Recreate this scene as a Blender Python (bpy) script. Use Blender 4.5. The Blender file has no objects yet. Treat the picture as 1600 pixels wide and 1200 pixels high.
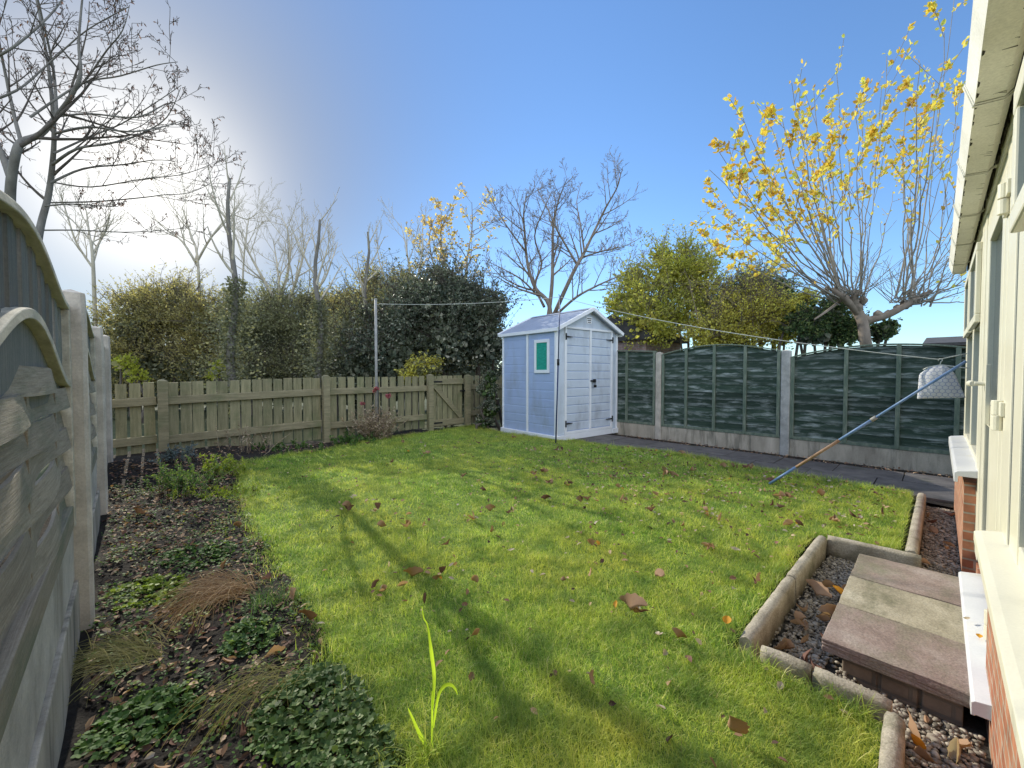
import bpy, bmesh, math, random
import numpy as np
from mathutils import Vector, Matrix

random.seed(7)
rng = np.random.default_rng(11)
sc = bpy.context.scene
col = sc.collection
PI = math.pi

# ------------------------------------------------------------------ camera
CAM_H = 1.1
FOC = 634.0
AZ = math.radians(46.45)
cam_d = bpy.data.cameras.new('camera')
cam_d.sensor_width = 36.0
cam_d.lens = FOC / 1600 * 36
cam_d.clip_start = 0.02
cam_d.clip_end = 600
cam = bpy.data.objects.new('camera', cam_d)
cam.location = (0, 0, CAM_H)
cam.rotation_euler = (math.radians(90 - 1.54), 0, AZ - PI / 2)
col.objects.link(cam)
sc.camera = cam


def at(u, v, d):
    """world point seen at (u, v) of the 1600x1200 photograph at forward distance d"""
    a = (u - 800) / FOC
    c = (583 - v) / FOC
    return np.array([(math.cos(AZ) + a * math.sin(AZ)) * d, (math.sin(AZ) - a * math.cos(AZ)) * d, CAM_H + c * d])


# ------------------------------------------------------------------ object helpers
def tag(o, label=None, cat=None, group=None, kind=None):
    if label: o['label'] = label
    if cat: o['category'] = cat
    if group: o['group'] = group
    if kind: o['kind'] = kind
    return o


def thing(name, label, cat, loc=(0, 0, 0), group=None, rz=0.0):
    o = bpy.data.objects.new(name, None)
    o.empty_display_size = 0.1
    o.location = loc
    o.rotation_euler = (0, 0, rz)
    col.objects.link(o)
    return tag(o, label, cat, group)


def origin_of(o):
    v = Vector((0, 0, 0))
    while o is not None:
        v += Vector(o.location)
        o = o.parent
    return v


def link(name, me, m, parent=None, smooth=False, world=True, bevel=0.0):
    o = bpy.data.objects.new(name, me)
    col.objects.link(o)
    mats = m if isinstance(m, (list, tuple)) else [m]
    for mm in mats:
        me.materials.append(mm)
    if parent is not None:
        if world:
            off = origin_of(parent)
            if off.length > 0:
                me.transform(Matrix.Translation(-off))
        o.parent = parent
    if smooth:
        me.polygons.foreach_set('use_smooth', np.ones(len(me.polygons), dtype=bool))
    if bevel:
        b = o.modifiers.new('bevel', 'BEVEL')
        b.width = bevel
        b.segments = 2
        b.limit_method = 'ANGLE'
        b.angle_limit = math.radians(50)
    me.update()
    return o


def np_mesh(name, V, F, midx=None):
    """V (n,3); F (m,3) or (m,4)"""
    V = np.asarray(V, dtype=np.float32)
    F = np.asarray(F, dtype=np.int32)
    me = bpy.data.meshes.new(name)
    k = F.shape[1]
    me.vertices.add(len(V))
    me.vertices.foreach_set('co', V.ravel())
    me.loops.add(F.size)
    me.loops.foreach_set('vertex_index', F.ravel())
    me.polygons.add(len(F))
    me.polygons.foreach_set('loop_start', np.arange(0, F.size, k, dtype=np.int32))
    me.polygons.foreach_set('loop_total', np.full(len(F), k, dtype=np.int32))
    if midx is not None:
        me.polygons.foreach_set('material_index', np.asarray(midx, dtype=np.int32))
    me.update(calc_edges=True)
    return me


class MB:
    def __init__(self):
        self.v = []
        self.f = []

    def add(self, vs, fs):
        b = len(self.v)
        self.v += [tuple(map(float, x)) for x in vs]
        self.f += [tuple(b + i for i in f) for f in fs]
        return self

    def box(self, x0, x1, y0, y1, z0, z1):
        return self.add([(x0, y0, z0), (x1, y0, z0), (x1, y1, z0), (x0, y1, z0), (x0, y0, z1), (x1, y0, z1), (x1, y1, z1), (x0, y1, z1)],
                        [(0, 3, 2, 1), (4, 5, 6, 7), (0, 1, 5, 4), (1, 2, 6, 5), (2, 3, 7, 6), (3, 0, 4, 7)])

    def bar(self, p0, p1, w, h, up=(0, 0, 1)):
        """box along p0-p1; w across, h along the up side"""
        p0 = Vector(p0); p1 = Vector(p1)
        d = (p1 - p0).normalized()
        s = d.cross(Vector(up))
        if s.length < 1e-4: s = d.cross(Vector((1, 0, 0)))
        s.normalize()
        n = s.cross(d).normalized()
        vs = []
        for p in (p0, p1):
            for a, b in ((-1, -1), (1, -1), (1, 1), (-1, 1)):
                vs.append(p + s * a * w / 2 + n * b * h / 2)
        return self.add(vs, [(0, 1, 2, 3), (7, 6, 5, 4), (0, 4, 5, 1), (1, 5, 6, 2), (2, 6, 7, 3), (3, 7, 4, 0)])

    def prism(self, poly, axis, a0, a1):
        """extrude a 2-d polygon along axis ('x','y','z') from a0 to a1"""
        n = len(poly)
        def P(p, a):
            return {'x': (a, p[0], p[1]), 'y': (p[0], a, p[1]), 'z': (p[0], p[1], a)}[axis]
        vs = [P(p, a0) for p in poly] + [P(p, a1) for p in poly]
        fs = [tuple(range(n)), tuple(range(2 * n - 1, n - 1, -1))]
        fs += [(i, i + n, (i + 1) % n + n, (i + 1) % n) for i in range(n)]
        return self.add(vs, fs)

    def tube(self, pts, radii, n=8, cap=True):
        pts = [Vector(p) for p in pts]
        if not hasattr(radii, '__len__'): radii = [radii] * len(pts)
        vs = []
        prev = None
        for i, p in enumerate(pts):
            d = (pts[min(i + 1, len(pts) - 1)] - pts[max(i - 1, 0)]).normalized()
            if prev is None:
                s = d.cross(Vector((0, 0, 1)))
                if s.length < 1e-3: s = d.cross(Vector((1, 0, 0)))
            else:
                s = prev - d * prev.dot(d)
            s.normalize(); prev = s
            t = d.cross(s)
            for k in range(n):
                a = 2 * PI * k / n
                vs.append(p + (s * math.cos(a) + t * math.sin(a)) * radii[i])
        fs = []
        for i in range(len(pts) - 1):
            for k in range(n):
                fs.append((i * n + k, i * n + (k + 1) % n, (i + 1) * n + (k + 1) % n, (i + 1) * n + k))
        if cap:
            fs.append(tuple(range(n - 1, -1, -1)))
            fs.append(tuple((len(pts) - 1) * n + k for k in range(n)))
        return self.add(vs, fs)

    def build(self, name, m, parent=None, smooth=False, world=True, bevel=0.0, fix=True):
        me = bpy.data.meshes.new(name)
        me.from_pydata(self.v, [], self.f)
        if fix:
            bm = bmesh.new(); bm.from_mesh(me)
            bmesh.ops.recalc_face_normals(bm, faces=bm.faces)
            bm.to_mesh(me); bm.free()
        return link(name, me, m, parent, smooth, world, bevel)


# ------------------------------------------------------------------ materials
def nodes_of(name):
    m = bpy.data.materials.new(name)
    m.use_nodes = True
    nt = m.node_tree
    for n in list(nt.nodes): nt.nodes.remove(n)
    out = nt.nodes.new('ShaderNodeOutputMaterial')
    return m, nt, out


def N(nt, t, **kw):
    n = nt.nodes.new(t)
    for k, v in kw.items():
        if k in n.inputs: n.inputs[k].default_value = v
        else: setattr(n, k, v)
    return n


def ramp(nt, fac, stops):
    r = nt.nodes.new('ShaderNodeValToRGB')
    e = r.color_ramp.elements
    while len(e) > 1: e.remove(e[-1])
    e[0].position = stops[0][0]; e[0].color = (*stops[0][1], 1)
    for p, c in stops[1:]:
        x = e.new(p); x.color = (*c, 1)
    nt.links.new(fac, r.inputs[0])
    return r.outputs[0]


def mix(nt, fac, a, b, mode='MIX'):
    n = nt.nodes.new('ShaderNodeMix')
    n.data_type = 'RGBA'; n.blend_type = mode
    for s, x in ((n.inputs[0], fac), (n.inputs[6], a), (n.inputs[7], b)):
        if isinstance(x, (int, float)): s.default_value = x
        elif isinstance(x, tuple): s.default_value = (*x, 1)
        else: nt.links.new(x, s)
    return n.outputs[2]


def coords(nt, stretch=(1, 1, 1)):
    tc = nt.nodes.new('ShaderNodeTexCoord')
    mp = nt.nodes.new('ShaderNodeMapping')
    mp.inputs['Scale'].default_value = stretch
    nt.links.new(tc.outputs['Object'], mp.inputs[0])
    return mp.outputs[0]


def noise(nt, vec, scale, detail=6, rough=.6):
    n = N(nt, 'ShaderNodeTexNoise', Scale=scale, Detail=detail, Roughness=rough)
    nt.links.new(vec, n.inputs['Vector'])
    return n.outputs[0]


def surf(name, stops, scale=8, stretch=(1, 1, 1), rough=.8, bump=.3, bscale=None, patch=None, island=0.0, spec=.3, bdist=.01, grain=.12, gscale=130):
    """noise-coloured surface. patch=(colour, scale, lo, hi, stretch) overlays a second stain; island varies brightness per loose piece"""
    m, nt, out = nodes_of(name)
    v = coords(nt, stretch)
    n1 = noise(nt, v, scale)
    c = ramp(nt, n1, stops)
    if patch:
        pc, ps, lo, hi, pst = patch
        n2 = noise(nt, coords(nt, pst), ps, 8, .65)
        f = ramp(nt, n2, [(lo, (0, 0, 0)), (hi, (1, 1, 1))])
        c = mix(nt, f, c, pc)
    if island:
        g = nt.nodes.new('ShaderNodeNewGeometry')
        r = ramp(nt, g.outputs['Random Per Island'], [(0, (1 - island,) * 3), (1, (1 + island,) * 3)])
        c = mix(nt, 1.0, c, r, 'MULTIPLY')
    if grain:
        n4 = noise(nt, coords(nt, (1, 1, 1)), gscale, 3, .7)
        c = mix(nt, 1.0, c, ramp(nt, n4, [(.28, (1 - grain,) * 3), (.72, (1 + grain,) * 3)]), 'MULTIPLY')
    b = N(nt, 'ShaderNodeBsdfPrincipled', Roughness=rough)
    b.inputs['Specular IOR Level'].default_value = spec
    nt.links.new(c, b.inputs['Base Color'])
    if bump:
        n3 = noise(nt, v, bscale or scale * 3, 8, .7)
        bp = N(nt, 'ShaderNodeBump', Strength=bump, Distance=bdist)
        nt.links.new(n3, bp.inputs['Height'])
        nt.links.new(bp.outputs[0], b.inputs['Normal'])
    nt.links.new(b.outputs[0], out.inputs[0])
    return m


def leafmat(name, stops, trans=.45, rough=.55, patch=None, tcol=1.25, patch2=None):
    """leaf or blade: colour picked per leaf, light passes through it"""
    m, nt, out = nodes_of(name)
    g = nt.nodes.new('ShaderNodeNewGeometry')
    c = ramp(nt, g.outputs['Random Per Island'], stops)
    if patch:
        col2, s, amount = patch
        n2 = noise(nt, coords(nt), s, 4, .6)
        f = ramp(nt, n2, [(.4, (0, 0, 0)), (.62, (amount,) * 3)])
        c = mix(nt, f, c, col2)
    if patch2:
        col2, s, amount = patch2
        n2 = noise(nt, coords(nt), s, 3, .6)
        f = ramp(nt, n2, [(.42, (0, 0, 0)), (.68, (amount,) * 3)])
        c = mix(nt, f, c, col2)
    b = N(nt, 'ShaderNodeBsdfPrincipled', Roughness=rough)
    b.inputs['Specular IOR Level'].default_value = .16
    nt.links.new(c, b.inputs['Base Color'])
    t = nt.nodes.new('ShaderNodeBsdfTranslucent')
    c2 = mix(nt, 1.0, c, (tcol, tcol, tcol * .6), 'MULTIPLY')
    nt.links.new(c2, t.inputs[0])
    ms = nt.nodes.new('ShaderNodeMixShader')
    ms.inputs[0].default_value = trans
    nt.links.new(b.outputs[0], ms.inputs[1]); nt.links.new(t.outputs[0], ms.inputs[2])
    nt.links.new(ms.outputs[0], out.inputs[0])
    return m


M = {}
M['grass'] = leafmat('grass_blades', [(0, (0.090, 0.181, 0.040)), (.2, (0.206, 0.351, 0.063)), (.5, (0.372, 0.521, 0.091)), (.75, (0.553, 0.636, 0.125)), (.9, (0.706, 0.689, 0.249)), (1, (0.899, 0.832, 0.476))], .42, .55, ((.56, .53, .12), 1.1, .65), tcol=1.7, patch2=((.10, .20, .05), 6, .75))
M['lawn'] = surf('lawn_soil', [(.3, (.09, .15, .025)), (.6, (.17, .25, .035)), (.8, (.24, .27, .06))], 30, rough=.95, bump=.6)
M['soil'] = surf('dark_soil', [(.25, (0.012, 0.009, 0.008)), (.55, (0.032, 0.026, 0.020)), (.8, (0.072, 0.059, 0.045))], 26, rough=.95, bump=1.0, bscale=40, bdist=.03)
M['ground'] = surf('rough_ground', [(.3, (.04, .05, .02)), (.7, (.09, .10, .04))], 3, rough=.95, bump=.4)
M['path'] = surf('dark_paving', [(.3, (0.084, 0.076, 0.074)), (.6, (0.140, 0.128, 0.120)), (.8, (0.202, 0.178, 0.156))], 7, rough=.75, bump=.4, bscale=60, patch=((.05, .065, .03), 3, .55, .75, (1, 1, 1)), island=.15)
M['gravelbed'] = surf('gravel_bed', [(.3, (.03, .028, .024)), (.7, (.09, .08, .065))], 30, rough=.95, bump=1)
M['pebble'] = surf('pebbles', [(.3, (0.200, 0.170, 0.130)), (.7, (0.360, 0.320, 0.260))], 20, rough=.8, bump=.2, island=.55)
M['concrete'] = surf('post_concrete', [(.25, (0.362, 0.324, 0.267)), (.55, (0.556, 0.503, 0.419)), (.8, (0.695, 0.635, 0.535))], 7, rough=.9, bump=.35, bscale=70, patch=((.20, .17, .12), 2.2, .52, .75, (1.5, 1.5, .4)))
M['concrete_spot'] = surf('spotted_concrete', [(.25, (0.270, 0.270, 0.243)), (.55, (0.432, 0.425, 0.392)), (.8, (0.540, 0.533, 0.486))], 9, rough=.9, bump=.35, bscale=70, patch=((.52, .52, .48), 26, .58, .66, (1, 1, 1)))
M['board_stain'] = surf('stained_gravel_board', [(.25, (0.262, 0.228, 0.176)), (.55, (0.493, 0.436, 0.340)), (.8, (0.647, 0.571, 0.454))], 5, (1, 1, .35), rough=.9, bump=.3, bscale=60, patch=((.10, .10, .075), 4, .5, .72, (1, 2.5, .35)))
M['edging'] = surf('edging_concrete', [(.25, (0.230, 0.201, 0.149)), (.55, (0.414, 0.368, 0.287)), (.8, (0.552, 0.506, 0.414))], 9, rough=.92, bump=.6, bscale=90, patch=((.13, .13, .07), 5, .55, .75, (1, 1, 1)), grain=.32)
M['slab_red'] = surf('reddish_slab', [(.25, (.17, .125, .105)), (.5, (.27, .205, .175)), (.8, (.38, .32, .28))], 6, rough=.85, bump=.4, bscale=90, patch=((.19, .19, .12), 3.5, .45, .75, (1, 1.6, 1)), grain=.32)
M['slab_buff'] = surf('buff_slab', [(.25, (0.220, 0.193, 0.132)), (.55, (0.363, 0.319, 0.231)), (.8, (0.473, 0.429, 0.330))], 5, rough=.8, bump=.35, bscale=80, patch=((.14, .135, .08), 4, .5, .72, (1, 2, 1)), grain=.32)
M['woven'] = surf('weathered_board', [(.2, (0.207, 0.178, 0.128)), (.45, (0.346, 0.293, 0.216)), (.6, (0.400, 0.339, 0.253)), (.8, (0.553, 0.460, 0.340))], 4, (34, 1.1, 34), rough=.88, bump=.55, bscale=7, patch=((.17, .20, .13), 2.2, .48, .74, (1.5, .8, 3)), island=.14)
M['woven_trim'] = surf('weathered_cap', [(.2, (0.338, 0.305, 0.234)), (.5, (0.520, 0.481, 0.377)), (.8, (0.702, 0.650, 0.520))], 6, (4, 1, 4), rough=.85, bump=.4, bscale=20)
M['infill'] = surf('grey_green_infill_board', [(.2, (0.115, 0.127, 0.113)), (.5, (0.196, 0.196, 0.171)), (.8, (0.310, 0.284, 0.243))], 4, (30, 30, .9), rough=.8, bump=.4, bscale=8, patch=((.10, .16, .14), 2, .5, .75, (1, 1, 1)), island=.3)
M['picket'] = surf('picket_wood', [(.2, (0.153, 0.140, 0.076)), (.5, (0.266, 0.243, 0.136)), (.8, (0.398, 0.345, 0.207))], 5, (7, 7, .7), rough=.85, bump=.4, bscale=18, patch=((.13, .16, .07), 2, .5, .75, (1, 1, 1)), island=.16)
M['picket_rail'] = surf('picket_rail_wood', [(.2, (0.166, 0.146, 0.082)), (.5, (0.286, 0.248, 0.147)), (.8, (0.412, 0.352, 0.217))], 5, (.7, 7, 7), rough=.85, bump=.4, bscale=18, patch=((.13, .16, .07), 2, .5, .75, (1, 1, 1)))
M['lap'] = surf('green_lap_board', [(.2, (0.017, 0.036, 0.024)), (.5, (0.031, 0.056, 0.037)), (.8, (0.063, 0.085, 0.058))], 6, (3, .9, 8), rough=.75, bump=.4, bscale=20, patch=((.36, .40, .37), 3.6, .52, .70, (1, .7, 3.6)), island=.28)
def lap_edges(m):
    nt = m.node_tree
    bs = [n for n in nt.nodes if n.type == 'BSDF_PRINCIPLED'][0]
    old = bs.inputs['Base Color'].links[0].from_socket
    tc = nt.nodes.new('ShaderNodeTexCoord'); sp = nt.nodes.new('ShaderNodeSeparateXYZ')
    nt.links.new(tc.outputs['Object'], sp.inputs[0])
    ad = N(nt, 'ShaderNodeMath', operation='ADD'); nt.links.new(sp.outputs[2], ad.inputs[0]); ad.inputs[1].default_value = -.04 + 1.22
    dv = N(nt, 'ShaderNodeMath', operation='DIVIDE'); nt.links.new(ad.outputs[0], dv.inputs[0]); dv.inputs[1].default_value = .122
    fr = N(nt, 'ShaderNodeMath', operation='FRACT'); nt.links.new(dv.outputs[0], fr.inputs[0])
    e = ramp(nt, fr.outputs[0], [(0, (.8, .8, .8)), (.16, (.35, .35, .35)), (.4, (.0, .0, .0)), (.86, (0, 0, 0)), (1, (.5, .5, .5))])
    n2 = noise(nt, coords(nt, (1, 1.1, 5)), 3.5, 8, .7)
    f = ramp(nt, n2, [(.40, (0, 0, 0)), (.66, (1, 1, 1))])
    k = mix(nt, 1.0, e, f, 'MULTIPLY')
    c = mix(nt, k, old, (.40, .45, .42))
    nt.links.new(c, bs.inputs['Base Color'])


lap_edges(M['lap'])
M['lap_trim'] = surf('green_batten', [(.2, (0.075, 0.115, 0.084)), (.5, (0.150, 0.189, 0.138)), (.8, (0.300, 0.317, 0.240))], 7, (4, 4, 1), rough=.8, bump=.3)
M['shed_blue'] = surf('blue_grey_plastic', [(.3, (0.359, 0.448, 0.643)), (.7, (0.398, 0.488, 0.685))], 3, rough=.5, bump=.12, bscale=120, patch=((.30, .34, .41), 3, .5, .8, (1, 1, .5)), grain=.04)
M['shed_grey'] = surf('grey_plastic', [(.3, (0.536, 0.595, 0.662)), (.7, (0.596, 0.656, 0.725))], 3, rough=.5, bump=.12, bscale=120, patch=((.30, .32, .35), 3, .5, .85, (1, 1, .5)), grain=.04)
M['shed_roof'] = surf('roof_plastic', [(.3, (0.283, 0.318, 0.388)), (.7, (0.340, 0.377, 0.449))], 3, rough=.55, bump=.15, bscale=50)
M['shed_white'] = surf('white_plastic', [(.3, (0.770, 0.781, 0.792)), (.7, (0.858, 0.869, 0.880))], 4, rough=.45, bump=.05, bscale=60, grain=.04)
M['teal'] = surf('teal_window_sheet', [(.3, (0.010, 0.255, 0.178)), (.6, (0.020, 0.340, 0.246)), (.8, (0.034, 0.425, 0.315))], 14, (1, 1, 3), rough=.5, bump=.2)
M['black'] = surf('black_fitting', [(.3, (.012, .012, .013)), (.7, (.022, .022, .024))], 9, rough=.45, bump=.1)
M['upvc'] = surf('white_upvc', [(.3, (0.673, 0.643, 0.502)), (.7, (0.745, 0.713, 0.563))], 3, rough=.35, bump=.05, bscale=20, patch=((.52, .50, .40), 2.6, .56, .8, (1, 1, .35)), grain=.04)
M['upvc_sill'] = surf('white_sill', [(.3, (0.612, 0.621, 0.630)), (.7, (0.720, 0.720, 0.711))], 3, rough=.3, bump=.04, patch=((.60, .57, .46), 5, .55, .8, (1, 1, 1)), grain=.04)
M['gutter'] = surf('gutter_plastic', [(.3, (0.739, 0.715, 0.620)), (.7, (0.912, 0.887, 0.805))], 4, rough=.5, bump=.05, patch=((.40, .37, .28), 5, .6, .85, (1.2, 6, 4)))
M['grime'] = surf('gutter_grime', [(.3, (.02, .018, .014)), (.7, (.08, .07, .05))], 30, rough=.95, bump=.6)
M['gasket'] = surf('dark_gasket', [(.3, (.03, .03, .032)), (.7, (.06, .055, .05))], 12, rough=.6, bump=.1)
M['metal_blue'] = surf('blue_pole_paint', [(.3, (.10, .19, .36)), (.7, (.17, .27, .45))], 14, rough=.45, bump=.1, patch=((.30, .36, .42), 9, .55, .8, (1, 1, 1)))
M['metal_dkblue'] = surf('dark_blue_pole_paint', [(.3, (.015, .03, .09)), (.7, (.03, .055, .14))], 14, rough=.4, bump=.05)
M['rust'] = surf('rusty_pole', [(.3, (.26, .15, .08)), (.6, (.38, .25, .16)), (.8, (.42, .36, .29))], 20, rough=.8, bump=.3)
M['post_metal'] = surf('grey_metal_post', [(.3, (0.238, 0.231, 0.210)), (.7, (0.378, 0.364, 0.336))], 10, rough=.6, bump=.15)
M['line'] = surf('line_plastic', [(.3, (.50, .52, .46)), (.7, (.62, .62, .56))], 20, rough=.6, bump=0, grain=.04)
M['hanger'] = surf('hanger_plastic', [(.3, (.62, .62, .56)), (.7, (.70, .69, .62))], 20, rough=.4, bump=0, grain=.04)
M['bark_dark'] = surf('dark_bark', [(.25, (0.065, 0.051, 0.044)), (.6, (0.136, 0.113, 0.091)), (.8, (0.219, 0.192, 0.156))], 10, (1, 1, .4), rough=.9, bump=.6, bscale=30)
M['bark_pale'] = surf('pale_bark', [(.25, (0.172, 0.155, 0.127)), (.6, (0.310, 0.282, 0.236)), (.8, (0.414, 0.380, 0.333))], 7, (1, 1, .4), rough=.9, bump=.5, bscale=30)
M['bark_brown'] = surf('brown_bark', [(.25, (0.135, 0.108, 0.081)), (.6, (0.257, 0.209, 0.162)), (.8, (0.378, 0.324, 0.257))], 7, (1, 1, .4), rough=.9, bump=.5, bscale=30)
M['bark_mid'] = surf('grey_brown_bark', [(.25, (.13, .115, .095)), (.6, (.22, .20, .17)), (.8, (.32, .30, .26))], 9, (1, 1, .4), rough=.9, bump=.6, bscale=30)
M['bark_haze'] = surf('hazy_bark', [(.25, (0.372, 0.324, 0.239)), (.6, (0.585, 0.518, 0.391)), (.8, (0.798, 0.699, 0.554))], 7, (1, 1, .4), rough=.9, bump=.5, bscale=30)  # bark paled so that the glare haze sits in its colour
M['rooftile'] = surf('roof_tiles', [(.3, (0.048, 0.043, 0.040)), (.7, (0.096, 0.092, 0.088))], 6, rough=.85, bump=.4)
M['greenroof'] = surf('green_roof_sheet', [(.3, (.02, .12, .10)), (.7, (.04, .17, .14))], 6, rough=.6, bump=.2)


def brickmat(name, c1, c2, mortar, s):
    m, nt, out = nodes_of(name)
    tc = nt.nodes.new('ShaderNodeTexCoord')
    sp = nt.nodes.new('ShaderNodeSeparateXYZ'); cb = nt.nodes.new('ShaderNodeCombineXYZ')
    nt.links.new(tc.outputs['Object'], sp.inputs[0])
    ad = N(nt, 'ShaderNodeMath', operation='ADD')
    nt.links.new(sp.outputs[0], ad.inputs[0]); nt.links.new(sp.outputs[1], ad.inputs[1])
    nt.links.new(ad.outputs[0], cb.inputs[0]); nt.links.new(sp.outputs[2], cb.inputs[1])
    b = nt.nodes.new('ShaderNodeTexBrick')
    nt.links.new(cb.outputs[0], b.inputs['Vector'])
    b.inputs['Color1'].default_value = (*c1, 1); b.inputs['Color2'].default_value = (*c2, 1); b.inputs['Mortar'].default_value = (*mortar, 1)
    b.inputs['Scale'].default_value = s; b.inputs['Mortar Size'].default_value = .025
    n1 = noise(nt, coords(nt), 12)
    sh = ramp(nt, n1, [(.3, (.6, .6, .6)), (.7, (1.2, 1.2, 1.2))])
    c = mix(nt, 1.0, b.outputs[0], sh, 'MULTIPLY')
    p = N(nt, 'ShaderNodeBsdfPrincipled', Roughness=.85)
    nt.links.new(c, p.inputs['Base Color'])
    bp = N(nt, 'ShaderNodeBump', Strength=.6, Distance=.008); bp.invert = True
    nt.links.new(b.outputs['Fac'], bp.inputs['Height']); nt.links.new(bp.outputs[0], p.inputs['Normal'])
    nt.links.new(p.outputs[0], out.inputs[0])
    return m


M['brick'] = brickmat('red_brick', (.36, .13, .065), (.44, .20, .11), (.40, .34, .26), 4.6)
M['brick_dull'] = brickmat('dull_brick', (.20, .16, .12), (.28, .22, .16), (.17, .15, .12), 4.6)
M['brick_pink'] = brickmat('pinkish_brick', (.36, .22, .19), (.42, .28, .24), (.4, .36, .32), 4)

M['glass'], nt, out = nodes_of('window_glass')
b = N(nt, 'ShaderNodeBsdfPrincipled', Roughness=.04)
b.inputs['Base Color'].default_value = (.05, .06, .065, 1)
n1 = noise(nt, coords(nt), 2); 
rr = ramp(nt, n1, [(.3, (.03, .03, .03)), (.7, (.08, .08, .08))])
nt.links.new(rr, b.inputs['Roughness'])
nt.links.new(b.outputs[0], out.inputs[0])

# fallen and living leaves
M['leaf_brown'] = leafmat('brown_dry_leaf', [(0, (0.171, 0.100, 0.062)), (.4, (0.342, 0.210, 0.126)), (.75, (0.548, 0.365, 0.233)), (1, (0.719, 0.548, 0.392))], .25, .7)
M['leaf_dark'] = leafmat('dark_dry_leaf', [(0, (0.075, 0.045, 0.038)), (.5, (0.180, 0.098, 0.075)), (1, (0.300, 0.165, 0.120))], .2, .7)
M['leaf_pale'] = leafmat('pale_dry_leaf', [(0, (0.360, 0.288, 0.216)), (1, (0.624, 0.528, 0.432))], .3, .7)
M['leaf_orange'] = leafmat('orange_leaf', [(0, (.55, .24, .03)), (1, (.68, .36, .05))], .35, .6)
M['leaf_yellow'] = leafmat('yellow_leaf', [(0, (.50, .27, .08)), (.22, (.72, .48, .10)), (.55, (.84, .68, .12)), (.8, (.80, .72, .20)), (1, (.55, .60, .14))], .45, .5, tcol=1.25)
M['weed'] = leafmat('weed_leaf', [(0, (.05, .11, .03)), (.5, (.09, .18, .045)), (1, (.16, .26, .07))], .35, .6)
M['weed_lime'] = leafmat('lime_weed_leaf', [(0, (0.150, 0.225, 0.030)), (1, (0.360, 0.450, 0.075))], .45, .5)
M['geranium'] = leafmat('clump_leaf', [(0, (0.046, 0.091, 0.025)), (.5, (0.088, 0.152, 0.043)), (.85, (0.150, 0.213, 0.067)), (1, (0.282, 0.334, 0.157))], .25, .5)
M['fern'] = leafmat('feathery_leaf', [(0, (0.068, 0.145, 0.060)), (.6, (0.128, 0.221, 0.076)), (1, (0.255, 0.357, 0.085))], .4, .55)
M['silver'] = leafmat('silver_leaf', [(0, (0.115, 0.149, 0.150)), (1, (0.230, 0.278, 0.267))], .25, .7)
M['dry_grass'] = leafmat('dry_grass_blade', [(0, (0.239, 0.139, 0.069)), (.5, (0.416, 0.265, 0.139)), (1, (0.592, 0.441, 0.252))], .3, .6)
M['straw_grass'] = leafmat('straw_grass_blade', [(0, (0.192, 0.192, 0.068)), (.5, (0.336, 0.312, 0.122)), (1, (0.504, 0.444, 0.216))], .35, .6)
M['shoot'] = leafmat('bright_blade', [(0, (0.378, 0.554, 0.043)), (1, (0.505, 0.665, 0.073))], .6, .5, tcol=1.5)
M['dried'] = leafmat('dried_stem', [(0, (0.225, 0.165, 0.112)), (.5, (0.390, 0.300, 0.210)), (1, (0.540, 0.450, 0.315))], .2, .7)
M['petal'] = leafmat('pink_petal', [(0, (.36, .09, .13)), (1, (.58, .25, .27))], .4, .6)
M['ivy_dark'] = leafmat('dark_ivy_leaf', [(0, (0.061, 0.086, 0.067)), (.45, (0.125, 0.151, 0.106)), (.8, (0.251, 0.267, 0.191)), (1, (0.696, 0.654, 0.507))], .2, .38, patch=((.17, .185, .10), 1.0, .6), patch2=((.035, .05, .04), 1.9, .7))
M['hedge_olive'] = leafmat('olive_hedge_leaf', [(0, (0.286, 0.263, 0.120)), (.5, (0.468, 0.413, 0.192)), (.85, (0.624, 0.537, 0.252)), (1, (0.728, 0.625, 0.324))], .55, .55, patch=((.56, .47, .20), 1.1, .6), patch2=((.17, .18, .10), 1.7, .6))  # leaves lightened and gilded: backlit haze put into the colour
M['hedge_green'] = leafmat('green_hedge_leaf', [(0, (0.205, 0.220, 0.132)), (.5, (0.333, 0.342, 0.204)), (.85, (0.461, 0.451, 0.264)), (1, (0.563, 0.537, 0.336))], .5, .55, patch=((.40, .38, .20), 1.0, .6), patch2=((.14, .16, .12), 1.6, .6))  # lightened as well, to carry the haze over the hedge
M['hedge_shade'] = leafmat('shaded_hedge_leaf', [(0, (0.136, 0.145, 0.093)), (1, (0.272, 0.272, 0.170))], .35, .6)  # darkened copy of the hedge leaf, shade put into its colour
M['hedge_lime'] = leafmat('sunlit_lime_hedge_leaf', [(0, (0.280, 0.308, 0.042)), (1, (0.588, 0.588, 0.112))], .55, .5)  # sunlight on the leaves put into a bright lime colour
M['willow'] = leafmat('yellow_green_leaf', [(0, (0.307, 0.353, 0.075)), (.5, (0.491, 0.521, 0.108)), (1, (0.768, 0.758, 0.165))], .45, .55, patch=((.62, .58, .14), 1.0, .6), patch2=((.20, .21, .06), 1.6, .6))
M['shrub_olive'] = leafmat('olive_shrub_leaf', [(0, (0.355, 0.329, 0.090)), (.5, (0.633, 0.557, 0.126)), (1, (0.920, 0.911, 0.227))], .4, .55)
M['conifer'] = leafmat('conifer_leaf', [(0, (0.040, 0.079, 0.036)), (.6, (0.101, 0.158, 0.059)), (1, (0.270, 0.315, 0.112))], .2, .5)
M['birch_leaf'] = leafmat('birch_leaf', [(0, (0.625, 0.400, 0.125)), (.6, (0.775, 0.575, 0.200)), (1, (0.688, 0.625, 0.275))], .5, .55)
M['bag'] = None


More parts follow.
